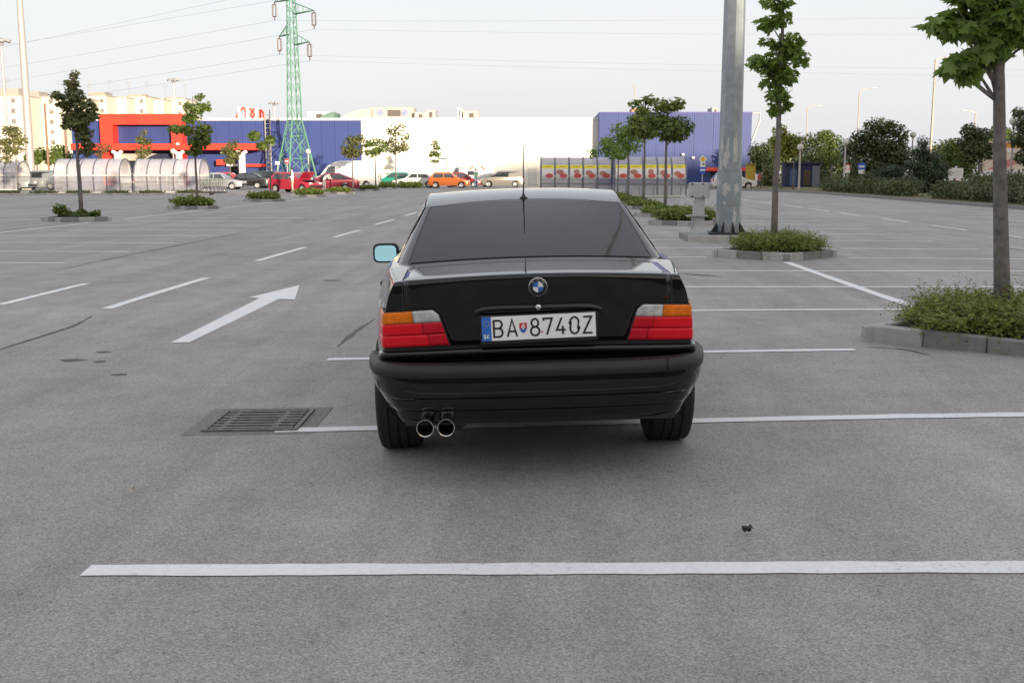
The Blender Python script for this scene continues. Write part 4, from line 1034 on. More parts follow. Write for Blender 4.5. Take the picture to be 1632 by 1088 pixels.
for k, (q0, q1, r1) in enumerate((((437, 35), (0, 107), 24), ((500, 46), (0, 128), 52), ((445, 88), (129, 136), 108), ((493, 95), (167, 144), 118))):
    wire(tips[k], far(q0, q1, -260, 215), f'overhead wire from the {rows[k]} insulator towards the apartment blocks', .25)
    p = tips[k]; wire(p, at(1950, r1+(r1-q0[1])*.28, PY*1.0), f'overhead wire from the {rows[k]} insulator over the maples and mast', .3)
wire(tips[4], far((435, 4), (0, 82), -260, 215), 'overhead wire from the topmost left insulator towards the apartment blocks', .2); wire(tips[5], far((360, 0), (0, 66), -260, 215), 'overhead wire from the topmost right insulator towards the apartment blocks', .2)

# ================================================================== MASTS AND LAMPS
GALV = mat('galvanised_steel', (.36, .40, .42), .45, .55, var=.16, scale=5, bump=.1, bscale=20); GLUE = mat('poster_residue', (.60, .60, .57), .9, var=.2, scale=25)
def big_mast():
    Y = 23.65; X = xat(1163, Y); t = thing('light_mast', 'thick galvanised octagonal mast with torn poster remains, on the concrete plinth', 'mast', (X, Y, .12))
    n = 8; b = MB(); b.tube([(0, 0, 0), (0, 0, 1.35)], [.272, .262], n); b.build('lower_sleeve', GALV, t)
    b = MB(); b.tube([(0, 0, 1.35), (.004, 0, 23)], [.246, .11], n); b.build('shaft', GALV, t)
    one('base_plate', mat('rusty_plate', (.05, .05, .055), .6, .4, var=.3), t, 'box', (0, 0, .02), (.86, .86, .045), bev=.01)
    for k in range(8):
        a = pi/4*k+.2; d = Vector((cos(a), sin(a), 0)); c = d*.33
        bb = MB(); bb.poly([(d*.25).to_tuple(), (d*.42).to_tuple(), (d*.25+Vector((0, 0, .26))).to_tuple()], .018, (-d.y, d.x, 0)); bb.build('gusset', mat('rusty_plate', (.05, .05, .055), .6, .4), t)
    r = random.Random(3)
    for k in range(34):
        a = -pi/2+r.uniform(-1.5, .9); a = round(a/(pi/4))*pi/4; z = r.choice((r.uniform(.3, 1.1), r.uniform(1.48, 2.0))); rad = (.272-.01*z/1.35 if z < 1.33 else .246-.0063*(z-1.35))*cos(pi/8)+.003
        d = Vector((cos(a+pi/8), sin(a+pi/8), 0)); s = Vector((-d.y, d.x, 0)); hw, hh = r.uniform(.02, .065), r.uniform(.05, .22); m_ = 10; o = r.uniform(-.05, .05)
        P = [d*rad+s*(o+hw*(1+r.uniform(-.6, .3))*cos(2*pi*q/m_))+Vector((0, 0, z+hh*(1+r.uniform(-.4, .2))*sin(2*pi*q/m_))) for q in range(m_)]
        bb = MB(); bb.add(P, [tuple(range(m_))]); bb.build('poster_scrap', GLUE, t)
    for z in (1.352, .62): one('collar', GALV, t, 'tube', [(0, 0, z-.012), (0, 0, z+.012)], .268 if z > 1 else .279, 8)
    b = MB(); b.lathe([(.12, 22.6), (.45, 22.9), (.45, 23.05), (.1, 23.2)], 12, 'Z'); b.build('head_ring', GREYM, t)
    for k in range(6):
        a = pi/3*k; bb = MB(); bb.box((.95*cos(a), .95*sin(a), 22.95), (.7, .4, .25), a, ry=.3); bb.build('floodlight', TRIM, t); one('head_arm', GREYM, t, 'tube', [(.3*cos(a), .3*sin(a), 22.95), (.8*cos(a), .8*sin(a), 22.95)], .05, 6)
big_mast()
BOXG = mat('grey_grp', (.48, .49, .48), .6, var=.1, scale=8)
def cable_post():
    Y = 23.45; X = xat(1115, Y); t = thing('cable_post', 'pale grey post with square bolted head box beside the galvanised mast', 'post', (X, Y, .12))
    b = MB(); G = []
    for z, w in ((0, .19), (.05, .185), (.14, .13), (.22, .115), (.55, .112), (.70, .115)):
        G.append([(w*sx, w*.9*sy, z) for sx, sy in ((-1, -1), (1, -1), (1, 1), (-1, 1), (-1, -1))])
    b.grid(G); b.build('column', BOXG, t); one('neck', BOXG, t, 'box', (.02, 0, .74), (.20, .2, .12), bev=.01)
    b = MB(); b.box((0, 0, .93), (.40, .30, .32), R(-18), bev=.015); o = b.build('head_box', BOXG, t)
    for a in (-1, 1):
        for c in (-1, 1): one('bolt', TRIM, o, 'box', (-.05+.11*a, -.155-.01*a, .93+.13*c), (.03, .03, .035), R(-18))
    one('shelf_bracket', GREYM, t, 'box', (-.06, -.14, .40), (.44, .12, .035), R(3)); one('conduit', GREYM, t, 'tube', [(-.13, -.10, .40), (-.16, -.10, .02)], .028, 8)
    one('foot', BOXG, t, 'box', (-.10, -.08, .05), (.2, .16, .1), bev=.03)
cable_post()
POLEP = mat('pole_paint', (.52, .47, .45), .5, .3, var=.1); GLOBE = mat('lamp_globe', (.80, .78, .72), .3, var=.05, trans=.3); WOOD = mat('pole_brown', (.26, .16, .11), .8)
def pole(px, py_top, Y, r0, r1, label, head=None, mm=POLEP, z0=0., cat='lamp post', pxt=None):
    X = xat(px, Y); zt = at(px, py_top, Y).z; t = thing('light_pole' if head != 'globe' else 'globe_lamp', label, cat, (X, Y, z0)); dx = 0
    one('shaft', mm, t, 'tube', [(0, 0, 0), (dx, 0, zt-z0)], [r0, r1], 10, smooth=60)
    if head == 'globe':
        b = MB(); R0 = .23*Y/95 if Y > 70 else .2; R0 = .25; b.lathe([(R0*sin(a)+.001, -R0*cos(a)) for a in np.linspace(.0, pi, 12)], 16, 'Z', (0, 0, zt-z0+R0*.8)); b.build('globe', GLOBE, t, smooth=180)
        one('collar', GREYM, t, 'lathe', [(.05, -.12), (.10, -.02), (.10, .02)], 12, 'Z', (0, 0, zt-z0))
    elif head == 'flood':
        b = MB(); b.lathe([(.1, -.9), (.55, -.15), (.6, .0), (.1, .1)], 10, 'Z', (0, 0, zt-z0)); b.build('head_cone', GREYM, t)
        for k in range(6):
            a = pi/3*k; bb = MB(); bb.box((.95*cos(a), .95*sin(a), zt-z0-.05), (.75, .42, .3), a, ry=.35); bb.build('floodlight', GREYM, t)
    elif head in ('armR', 'armL'):
        d = 1 if head == 'armR' else -1; L = abs((pxt or px+22)-px)*Y/F
        b = MB(); b.tube([(0, 0, zt-z0-.05)]+[(d*L*(u), 0, zt-z0+.35*L*sin(u*pi/2)*.6) for u in (.05, .2, .45, .75, 1)], .06, 6); b.build('arm', mm, t); one('lantern', GREYM, t, 'box', (d*(L+.25), 0, zt-z0+.35*L*.6), (.9, .3, .16), bev=.05)
    return t
pole(49.5, -60, 98, .36, .24, 'tallest thick pale floodlight mast left of the ragged maple', None, cat='mast')
pole(16, 64, 150, .26, .14, 'slim floodlight mast with a crown of lamps before the long apartment slab', 'flood', cat='mast')
pole(283, 127, 230, .25, .15, 'floodlight mast rising behind the red portal', 'flood', cat='mast'); pole(440.5, 164, 250, .25, .15, 'far floodlight mast behind the roof letter sign', 'flood', cat='mast')
pole(78, 165, 125, .14, .12, 'brown timber pole right of the thick pale mast', None, WOOD, cat='pole'); pole(108, 205, 130, .14, .12, 'shorter brown timber pole behind the ragged maple', None, WOOD, cat='pole')
pole(492, 245, 106, .09, .06, 'white globe lamp in front of the blue wall beside the pylon', 'globe'); pole(277.5, 245, 100, .09, .06, 'white globe lamp in front of the store entrance', 'globe')
pole(1274, 239, 85, .09, .06, 'white globe lamp beside the two yellowish maples', 'globe', z0=.12); pole(1345.5, 231, 82, .09, .06, 'white globe lamp beside the red ringed road sign', 'globe', z0=.12); pole(1452, 219, 92, .09, .06, 'white globe lamp half sunk in the trees by the pine', 'globe', z0=.12)
pole(1611, 199, 60, .07, .05, 'white globe lamp behind the nearest maple trunk', 'globe', z0=.12)
pole(30.5, 273, 90, .05, .04, 'small globe lamp behind the far cart shelter', 'globe')
pole(757, 242, 118, .06, .05, 'thin pale lamp post standing before the white wall', 'armL', WHITE, pxt=753)
LG = mat('street_pole_pale', (.40, .34, .29), .5, .2, var=.06)
pole(1364, 145, 170, .16, .09, 'curved-arm street light behind the big bushy tree', 'armR', LG, pxt=1384); pole(1481, 95, 120, .17, .10, 'tallest curved-arm street light beside the pine', 'armR', LG, pxt=1497)
pole(1283, 172, 190, .16, .09, 'curved-arm street light behind the yellowish maples', 'armR', LG, pxt=1298); pole(1549, 180, 170, .15, .09, 'street light with its arm turned the other way beside the billboard', 'armL', LG, pxt=1534)
pole(1010, 138, 240, .14, .09, 'faint street light showing above the right blue block', 'armL', LG, pxt=1003)

# ================================================================== SIGNS
SB = mat('sign_blue', (.03, .12, .50), .4); SR = mat('sign_red_ring', (.65, .06, .08), .4); SW = mat('sign_white', (.80, .80, .78), .4); SYL = mat('sign_yellow', (.85, .50, .03), .4); SK = mat('sign_black', (.02, .02, .02), .5)
def sign_post(px, Y, label, items, base=0.):
    X = xat(px, Y); s = Y/F; t = thing('road_sign', label, 'sign', (X, Y, base)); zmax = max(at(px, it[1], Y).z for it in items)
    one('post', GREYM, t, 'tube', [(0, 0, 0), (0, 0, zmax-base)], .035, 8)
    for kind, py, r in items:
        z = at(px, py, Y).z-base; r = r*s
        def disc(nm, mm, rr, off, par, n=24, rot=0): b = MB(); b.poly([(rr*cos(2*pi*k/n+rot), -.05-off, z+rr*sin(2*pi*k/n+rot)) for k in range(n)], -.012, (0, 1, 0)); return b.build(nm, mm, par)
        if kind == 'priority':
            o = disc('diamond_plate', SW, r, 0, t, 4); disc('yellow_diamond', SYL, r*.66, .014, o, 4)
        elif kind == 'square':
            o = one('square_plate', SW, t, 'box', (0, -.06, z), (r*1.7, .015, r*1.7)); one('arrow_mark', SK, o, 'box', (r*.2, -.07, z-r*.1), (r*.9, .006, r*.25)); one('arrow_mark', SK, o, 'box', (r*.3, -.07, z+r*.25), (r*.25, .006, r*.7))
        elif kind == 'blue': o = disc('round_plate', SB, r, 0, t); one('white_bar', SW, o, 'box', (0, -.068, z), (r*1.3, .008, r*.42))
        elif kind == 'noentry': o = disc('round_plate', SR, r, 0, t); one('white_bar', SW, o, 'box', (0, -.068, z), (r*1.3, .008, r*.42))
        elif kind == 'ring': o = disc('round_plate', SR, r, 0, t); disc('white_centre', SW, r*.66, .014, o)
        elif kind == 'plate': o = one('text_plate', SW, t, 'box', (0, -.06, z), (r*1.8, .015, r*1.2))
sign_post(1119.5, 70, 'post with yellow priority diamond, white square and blue round sign', [('priority', 254, 6.5), ('square', 262, 4.8), ('blue', 271, 6)])
sign_post(1372.5, 82, 'blue round sign with white bar above a small plate', [('blue', 265.5, 6.5), ('plate', 274, 5)], .12); sign_post(1350, 90, 'red ringed round sign above a small plate', [('ring', 266.5, 5), ('plate', 273, 4.5)], .12)
sign_post(458, 102, 'pink-red sign on a white post before the pylon foot', [('noentry', 257, 4)]); sign_post(443, 110, 'small pale round sign beside the lattice pylon leg', [('plate', 260, 4)])
def board():
    Y = 84; X0, X1 = xat(1511.5, Y), xat(1535, Y); t = thing('notice_board', 'white notice board on two posts in the verge', 'sign', ((X0+X1)/2, Y, .12)); w = X1-X0; z0, z1 = at(816, 284, Y).z-.12, at(816, 268, Y).z-.12
    o = one('panel', SW, t, 'box', (0, 0, (z0+z1)/2), (w, .06, z1-z0), bev=.01)
    for k in range(3): one('text_line', mat('faded_print', (.50, .44, .40), .6), o, 'box', (0, -.034, z0+(z1-z0)*(.3+.2*k)), (w*.7, .006, .04))
    for s in (-1, 1): one('post', SW, t, 'box', (s*w*.36, .05, z0/2), (.09, .06, z0))
    b = MB(); b.lathe([(0, 0), (.1, .03), (.06, .13), (0, .15)], 10, 'Z', (0, 0, z1)); b.build('finial', SW, t)
board()
def cabinet():
    Y = 86; t = thing('red_cabinet', 'dark red service cabinet behind the white notice board', 'cabinet', (xat(1523, Y), Y, .12)); one('case', mat('cabinet_red', (.28, .03, .03), .6), t, 'box', (0, 0, .35), (1.0, .5, .7), bev=.03); one('door', mat('cabinet_red2', (.34, .04, .04), .6), t, 'box', (.1, -.26, .35), (.7, .03, .6))
cabinet()
def billboard():
    Y = 96; X0, X1 = xat(1566, Y), xat(1668, Y); w = X1-X0; z0, z1 = at(816, 274, Y).z, at(816, 226, Y).z; t = thing('billboard', 'large billboard with orange and pink print behind the nearest maple trunk', 'billboard', ((X0+X1)/2, Y, .12))
    z0 -= .12; z1 -= .12
    o = one('panel', mat('billboard_print', (.55, .36, .26), .6, col2=(.70, .66, .60), scale=1.6), t, 'box', (0, 0, (z0+z1)/2), (w, .2, z1-z0)); one('ledge', SW, t, 'box', (0, -.15, z0-.05), (w+.2, .25, .34))
    one('orange_print', mat('bill_orange', (.75, .30, .04), .6), o, 'box', (.0, -.105, z1-.35), (w*.95, .01, .45)); one('white_print', SW, o, 'box', (-w*.14, -.11, z1-.75), (w*.2, .01, .35))
    b = MB(); b.poly([(-w*.45, -.115, z0+.2), (-w*.05, -.115, z0+1.2), (w*.1, -.115, z0+.9), (-w*.2, -.115, z0+.2)], .01, (0, 1, 0)); b.build('pink_print', mat('bill_pink', (.60, .22, .22), .6), o)
    for k in (-.3, .3): one('post', GREYM, t, 'box', (w*k, .2, z0/2), (.25, .25, z0))
billboard()
def kiosk():
    Y = 101; X0, X1 = xat(1252, Y), xat(1307, Y); w = X1-X0; t = thing('recycling_kiosk', 'dark blue kiosk with arched door and brown bay under the trees', 'kiosk', ((X0+X1)/2, Y, .12)); h = at(816, 262, Y).z-.12
    one('body', mat('kiosk_blue', (.015, .022, .08), .5), t, 'box', (0, .8, h/2), (w, 1.6, h), bev=.03); one('roof', mat('kiosk_roof', (.012, .018, .06), .5), t, 'box', (0, .8, h+.08), (w+.4, 2, .16))
    b = MB(); b.poly([(-w*.38-.0, -.05, .1), (-w*.18, -.05, .1), (-w*.18, -.05, h*.65)]+[(-w*.28+w*.10*cos(a), -.05, h*.65+.35*sin(a)) for a in np.linspace(.2, pi-.2, 8)]+[(-w*.38, -.05, h*.65)], .04, (0, 1, 0)); b.build('arched_door', mat('kiosk_paleblue', (.06, .10, .24), .5), t)
    one('brown_bay', mat('kiosk_brown', (.09, .05, .03), .6), t, 'box', (w*.12, -.03, h*.42), (w*.2, .08, h*.7)); one('grey_panel', mat('kiosk_grey', (.16, .18, .22), .5), t, 'box', (w*.38, -.03, h*.48), (w*.22, .08, h*.92))
kiosk()
def yellow_box():
    Y = 104; t = thing('yellow_container', 'small yellow container by the corner of the blue block', 'container', (xat(1196, Y), Y, .0)); one('bin', mat('container_yellow', (.50, .33, .03), .6), t, 'box', (0, 0, 1.1), (.8, .8, 2.0), bev=.08); one('lid', mat('container_lid', (.35, .22, .03), .6), t, 'box', (0, 0, 2.16), (.9, .9, .12), bev=.03)
yellow_box()
# ================================================================== TREES AND SHRUBS
BARK = mat('young_bark', (.23, .20, .18), .9, var=.3, scale=14, bump=.6, bscale=60)
LEAFG = mat('maple_leaf', (.260, .370, .075), .45, trans=.5, island=1, col2=(.150, .245, .045))
LEAFM = mat('mid_leaf', (.185, .250, .055), .5, trans=.4, island=1, col2=(.095, .150, .032))
LEAFO = mat('olive_leaf', (.200, .205, .065), .5, trans=.35, island=1, col2=(.095, .110, .035))
LEAFY = mat('yellow_leaf', (.36, .36, .060), .5, trans=.4, island=1, col2=(.19, .22, .04))
LEAFD = mat('dark_leaf', (.105, .140, .040), .5, trans=.25, island=1, col2=(.040, .060, .018))
LEAFP = mat('pine_leaf', (.045, .080, .028), .5, trans=.1, island=1, col2=(.020, .038, .015))
LEAFJ = mat('juniper_leaf', (.275, .320, .060), .5, trans=.38, island=1, col2=(.115, .170, .034))
def tree_px(name, label, cat, px, Y, blobs, n, size, mm, z0=0., r=.05, tmpl=LEAF, top=None, group=None, depth=1., lean=0., flat=.6, X=None, single=0):
    X = xat(px, Y) if X is None else X
    t = thing(name, label, cat, (X, Y, z0), 0, group); s = Y/F; B = []; bw = []
    for bb in blobs:
        cx, cy, rx, ry = bb[:4]; q = at(cx, cy, Y); dy = bb[4]*s if len(bb) > 4 else random.uniform(-.35, .35)*rx*s*depth
        B.append((q.x-X, dy, q.z-z0, rx*s, max(rx, ry)*s*.85*depth, ry*s))
    zt = top if top else max(b[2] for b in B); zl = min(b[2]-b[5] for b in B)
    tr = MB(); pts = [(lean*u+random.uniform(-.012, .012), random.uniform(-.012, .012), zt*u) for u in np.linspace(0, 1, 9)]
    tr.tube(pts, [r*(1-.72*u) for u in np.linspace(0, 1, 9)], 8); 
    for b in B:
        st_ = max(min(b[2]-.25*abs(b[0])-b[5]*.4, zt*.95), zl*.8+.1); k = st_/zt
        a = Vector((lean*k, 0, st_)); e = Vector(b[:3]); mid = a.lerp(e, .5)+Vector((0, 0, -.05)); a.z = max(a.z-.25*abs(b[0])-.12, .55*zl if zl < 1.2 else zl*.92); tr.tube([a, mid, e], [r*.22, r*.15, r*.07], 5)
        for _ in range(3):
            d = Vector((random.gauss(0, 1)*b[3], random.gauss(0, 1)*b[4], random.gauss(0, .6)*b[5]))*.55; tr.tube([mid.lerp(e, random.random()), e+d], [r*.08, r*.04], 4)
    tr.build('trunk', BARK, t, smooth=180)
    if single:
        # the largest leaves as single parts sharing one mesh
        P, D = blob_points(B, single); N = D*.35+np.array([0, -.35, .55])+rng.normal(size=D.shape)*.30; tip = D*np.array([1, 1, .2])+np.array([0, 0, -.75])+rng.normal(size=D.shape)*.3; M = frames(N, tip)
        V, Fc = tmpl; me = bpy.data.meshes.new('leaf'); me.from_pydata([tuple(v) for v in V], [], Fc); me.materials.append(MATS['maple_leaf_single'])
        for i in range(single):
            o = bpy.data.objects.new('leaf', me); COL.objects.link(o); o.parent = t; sc = size*(.75+.5*random.random()); mt = Matrix([list(M[i][k]) for k in range(3)]).to_4x4() @ Matrix.Scale(sc, 4); mt.translation = Vector(P[i]); o.matrix_local = mt
    if n: 
        c = foliage('crown', B, n, size, tmpl, mm, t, flat=flat)
        if single: c['kind'] = 'stuff'
    return t
def leaf_single():
    m = mat('maple_leaf_single', (.260, .370, .075), .42, trans=.5, var=.2, scale=3); t = m.node_tree; n = t.nodes
    oi = n.new('ShaderNodeObjectInfo'); mx = [k for k in n if k.bl_idname == 'ShaderNodeMix'][0]
    for lk in list(mx.inputs[0].links): t.links.remove(lk)
    t.links.new(oi.outputs['Random'], mx.inputs[0]); mx.inputs[7].default_value = (.150, .245, .045, 1)
leaf_single()
isl1x = gp(1395, 553).x+1.10
near_blobs = [(1500, 38, 26, 13), (1530, 28, 34, 15), (1560, 42, 34, 17), (1530, 50, 30, 11), (1515, 108, 17, 13), (1540, 100, 30, 17), (1566, 88, 26, 18), (1540, 118, 18, 10), (1590, 66, 22, 26), (1590, 20, 45, 26),
              (1640, 28, 40, 30), (1655, 62, 30, 24), (1630, -10, 60, 30), (1560, -5, 45, 16), (1600, -70, 55, 35), (1590, -150, 40, 40), (1590, -220, 28, 36), (1615, 8, 34, 24), (1575, 58, 26, 14), (1610, 48, 24, 22)]
tree_px('maple_tree', 'young maple with big lobed leaves rising from the widest juniper bush', 'tree', 1597, 9.12, near_blobs, 1500, .108, LEAFG, .1, .074, MAPLE, top=4.1, single=300, X=at(1599.5, 490, 9.12).x, lean=(at(1592, 130, 9.12).x-at(1599.5, 490, 9.12).x)*2.1, flat=.45)
tree_px('maple_tree', 'slim young maple with tiered leaf clumps before the galvanised mast', 'tree', 1237, 18.75, [(1240, 5, 26, 10), (1247, 30, 16, 12), (1222, 38, 17, 14), (1262, 65, 19, 14), (1272, 92, 17, 15), (1255, 78, 22, 18), (1222, 68, 14, 8), (1205, 98, 18, 10), (1230, 100, 28, 16), (1250, 118, 26, 16), (1228, 130, 16, 12), (1240, 150, 20, 14), (1238, 172, 14, 10), (1255, 168, 9, 8), (1242, -25, 22, 18), (1240, -60, 14, 16)], 1350, .100, LEAFG, .1, .062, MAPLE, lean=.02)
TG = 'slim maples before the poster shelter'
tree_px('maple_tree', 'broad maple with two crown tips right of the poster shelter trunks', 'tree', 1061, 36.2, [(1058, 170, 20, 13), (1078, 166, 14, 12), (1048, 192, 26, 14), (1082, 198, 26, 14), (1065, 205, 30, 14), (1092, 208, 14, 10), (1072, 218, 24, 8), (1050, 160, 8, 6)], 1500, .115, LEAFM, .1, .06, MAPLE, group=TG)
tree_px('maple_tree', 'maple with a forked tip above the right blue block', 'tree', 1026.5, 43.6, [(1012, 164, 11, 8), (1033, 159, 11, 9), (1022, 190, 24, 14), (1018, 208, 24, 12), (1035, 212, 20, 8), (1025, 176, 12, 9)], 1300, .12, LEAFM, .1, .06, MAPLE, group=TG)
tree_px('maple_tree', 'low round maple hiding the corner between white and blue walls', 'tree', 1001, 51, [(992, 205, 22, 12), (1010, 218, 24, 14), (985, 222, 22, 12), (1000, 234, 26, 10)], 900, .14, LEAFG, .1, .055, group=TG); tree_px('maple_tree', 'dark low maple left of the rounder ones by the poster shelter', 'tree', 985, 58.5, [(975, 236, 22, 10), (985, 246, 22, 7), (965, 225, 10, 7), (945, 243, 8, 9)], 900, .15, LEAFG, .1, .05, group=TG)
# left row
tree_px('maple_tree', 'tallest ragged maple with a pointed tip standing in weeds', 'tree', 125.5, 32.2, [(117, 118, 8, 9), (115, 135, 13, 11), (120, 152, 17, 12), (92, 152, 14, 7), (104, 165, 18, 9), (135, 166, 18, 11), (145, 182, 15, 13), (115, 184, 20, 12), (128, 195, 22, 12), (107, 197, 11, 9), (132, 213, 15, 12), (137, 232, 13, 12), (125, 206, 12, 10), (140, 245, 8, 6)], 1400, .115, LEAFO, .1, .075, MAPLE, flat=.5)
tree_px('maple_tree', 'maple with a crooked tip overlapping the right leg of the red portal', 'tree', 312.5, 43.2, [(319, 154, 8, 6), (300, 170, 10, 8), (316, 172, 16, 9), (330, 168, 7, 8), (306, 188, 16, 9), (280, 205, 13, 8), (300, 206, 16, 9), (326, 206, 13, 12), (318, 226, 18, 13), (310, 242, 12, 9), (330, 218, 9, 11)], 1350, .125, LEAFM, .1, .06, MAPLE)
tree_px('maple_tree', 'sparse maple with three separate leaf clumps', 'tree', 430.5, 54.3, [(405, 216, 10, 8), (431, 222, 7, 7), (417, 231, 9, 6)], 420, .16, LEAFM, .1, .05, MAPLE)
tree_px('maple_tree', 'olive maple beside the blue and white wall joint', 'tree', 562, 77, [(562, 224, 14, 8), (552, 238, 12, 8), (568, 238, 14, 9), (574, 220, 8, 7), (560, 246, 14, 5)], 750, .19, LEAFO, .1, .06)
tree_px('maple_tree', 'green umbrella-shaped maple before the white wall', 'tree', 598.5, 88, [(597, 226, 14, 7), (586, 230, 8, 5), (596, 240, 15, 5), (608, 236, 10, 6), (592, 244, 10, 4)], 650, .2, LEAFM, 0, .07); tree_px('maple_tree', 'widest sparse olive maple before the white wall', 'tree', 631, 100, [(628, 208, 13, 8), (640, 200, 6, 5), (622, 226, 12, 8), (640, 232, 14, 9), (628, 238, 15, 7), (645, 218, 7, 8), (615, 232, 5, 5)], 750, .22, LEAFO, 0, .08)
tree_px('maple_tree', 'small narrow maple above the orange hatchback', 'tree', 693, 112, [(693, 228, 5, 5), (696, 235, 6, 4), (690, 245, 7, 5), (698, 246, 5, 5), (694, 256, 7, 2.5)], 380, .22, LEAFM, 0, .05)
tree_px('maple_tree', 'round olive maple with a thin trunk before the far cart shelter', 'tree', 27, 70, [(18, 208, 16, 9), (30, 222, 15, 10), (8, 226, 12, 9), (20, 238, 18, 8), (10, 252, 10, 8)], 900, .18, LEAFO, .1, .06)
tree_px('maple_tree', 'pointed maple in front of the blue portal recess', 'tree', 229, 98, [(229, 210, 6, 5), (226, 222, 9, 8), (234, 226, 8, 7), (229, 240, 12, 9), (226, 250, 9, 6)], 600, .22, LEAFO, 0, .06); tree_px('maple_tree', 'reddish small tree before the left portal leg', 'tree', 164, 98, [(164, 234, 11, 9), (160, 245, 9, 7)], 260, .2, mat('reddish_leaf', (.20, .11, .045), .5, trans=.2, island=1, col2=(.1, .07, .03)), 0, .06)
tree_px('maple_tree', 'olive maple above the black saloon under the red canopy end', 'tree', 367, 92, [(372, 228, 9, 6), (362, 238, 9, 8), (374, 244, 10, 9), (366, 254, 11, 6)], 600, .22, LEAFO, 0, .06)
for lab, px, Y, bl in (('bushy tree left of the timber pole behind the parked cars', 60, 135, [(55, 250, 14, 12), (68, 244, 10, 10)]), ('bushy tree between the timber poles behind the cart shelter', 92, 135, [(92, 240, 14, 12), (84, 252, 16, 10), (103, 250, 12, 10)]), ('low bushy tree behind the ragged maple trunk', 135, 132, [(135, 250, 14, 8), (120, 252, 12, 8)])):
    tree_px('bushy_tree', lab, 'tree', px, Y, bl, 900, .35, LEAFM, 0, .12)
# right-hand belt of trees behind the verge
RG = 'trees behind the right-hand verge'
tree_px('maple_tree', 'yellowish young maple with upright crown beside the kiosk', 'tree', 1246, 88, [(1243, 206, 10, 10), (1240, 225, 14, 13), (1252, 222, 12, 14), (1246, 243, 15, 12)], 1300, .22, LEAFY, .12, .07, group=RG); tree_px('maple_tree', 'second yellowish maple touching the globe lamp', 'tree', 1264.5, 88, [(1266, 222, 10, 10), (1262, 238, 12, 10), (1270, 234, 8, 10)], 800, .22, LEAFY, .12, .07, group=RG)
def big(label, px, Y, bl, n, mm=LEAFD, sz=.24, r=.14, name='bushy_tree', tm=LEAF): return tree_px(name, label, 'tree', px, Y, bl, n, sz, mm, .12, r, tm, group=RG, flat=.45)
big('dark bushy tree beside the corner of the blue block', 1212, 118, [(1206, 240, 14, 14), (1218, 258, 18, 18), (1205, 262, 12, 16), (1222, 235, 10, 10), (1225, 282, 18, 14)], 2400)
big('brownish bush left of the slim maple trunk by the kerb', 1228, 108, [(1224, 276, 12, 18), (1218, 290, 12, 10), (1232, 288, 12, 12)], 1100, LEAFO, .2)
big('dark tree behind the globe lamp and kiosk', 1300, 120, [(1290, 225, 20, 14), (1312, 222, 18, 14), (1300, 248, 26, 20), (1280, 262, 20, 18), (1322, 250, 20, 20), (1300, 280, 26, 16)], 3800)
big('loose tree with light gaps left of the big bushy tree', 1325, 114, [(1318, 214, 14, 8), (1330, 225, 14, 12), (1322, 245, 18, 16)], 1500, LEAFM, .22)
big('biggest bushy tree with a rounded top in the right-hand belt', 1402, 92, [(1400, 200, 22, 14), (1420, 205, 18, 14), (1438, 215, 11, 16), (1378, 215, 22, 12), (1360, 232, 20, 16), (1398, 232, 34, 20), (1425, 240, 24, 20), (1385, 262, 30, 20), (1420, 275, 30, 22), (1440, 255, 12, 18), (1366, 268, 16, 18)], 8200, LEAFD, .22, .18)
big('dark pine with layered boughs in the right-hand belt', 1472, 72, [(1472, 225, 8, 10), (1468, 240, 16, 9), (1482, 250, 20, 10), (1462, 262, 20, 10), (1484, 274, 28, 12), (1466, 288, 26, 14), (1490, 294, 24, 14), (1500, 264, 12, 8)], 9000, LEAFP, .26, .12, 'pine_tree', NEEDLE)
big('low spreading pine bush beside the layered pine', 1425, 74, [(1415, 290, 22, 14), (1430, 302, 20, 12), (1405, 278, 14, 12), (1425, 272, 16, 10)], 5000, LEAFP, .24, .10, 'pine_tree', NEEDLE)
big('drooping tree between the pine and the notice board', 1522, 100, [(1520, 232, 16, 14), (1510, 248, 16, 16), (1530, 250, 18, 18), (1540, 268, 16, 16)], 2600, LEAFM, .22)
big('dark tree with a broken crown left of the billboard', 1560, 84, [(1545, 208, 14, 12), (1565, 215, 16, 12), (1555, 232, 22, 14), (1540, 226, 12, 10), (1570, 240, 14, 14), (1548, 250, 14, 10)], 3600, LEAFD, .2)
big('pale drooping tree above the billboard', 1590, 118, [(1592, 208, 16, 10), (1580, 220, 14, 10), (1605, 222, 14, 14)], 1500, LEAFM, .26)
big('dark leafy tree right of the nearest maple trunk', 1640, 58, [(1626, 178, 12, 10), (1640, 195, 24, 18), (1630, 220, 22, 16), (1655, 225, 30, 24), (1640, 250, 24, 14)], 3600, LEAFD, .16)
big('wall of dark shrubbery below the billboard', 1580, 66, [(1560, 292, 20, 14), (1585, 295, 24, 16), (1615, 295, 26, 18), (1640, 298, 24, 18), (1545, 305, 12, 10)], 5200, LEAFD, .15, .08, 'shrub')
for k in range(9):
    Xc = 24+7*k; 
    big(['tall hedge tree filling the gap behind the belt, beside the kiosk', 'tall hedge tree behind the globe lamp with the road sign', 'tall hedge tree behind the biggest bushy tree', 'tall hedge tree behind the layered pine', 'tall hedge tree behind the notice board', 'tall hedge tree behind the billboard left post', 'tall hedge tree behind the billboard right post', 'tall hedge tree beyond the billboard', 'last tall hedge tree beyond the billboard'][k],
        816+F*(Xc)/140+50, 140, [(816+F*Xc/140+50+random.uniform(-30, 30), random.uniform(232, 285), random.uniform(25, 45), random.uniform(14, 24)) for _ in range(7)], 2600, LEAFD, .38, .2)
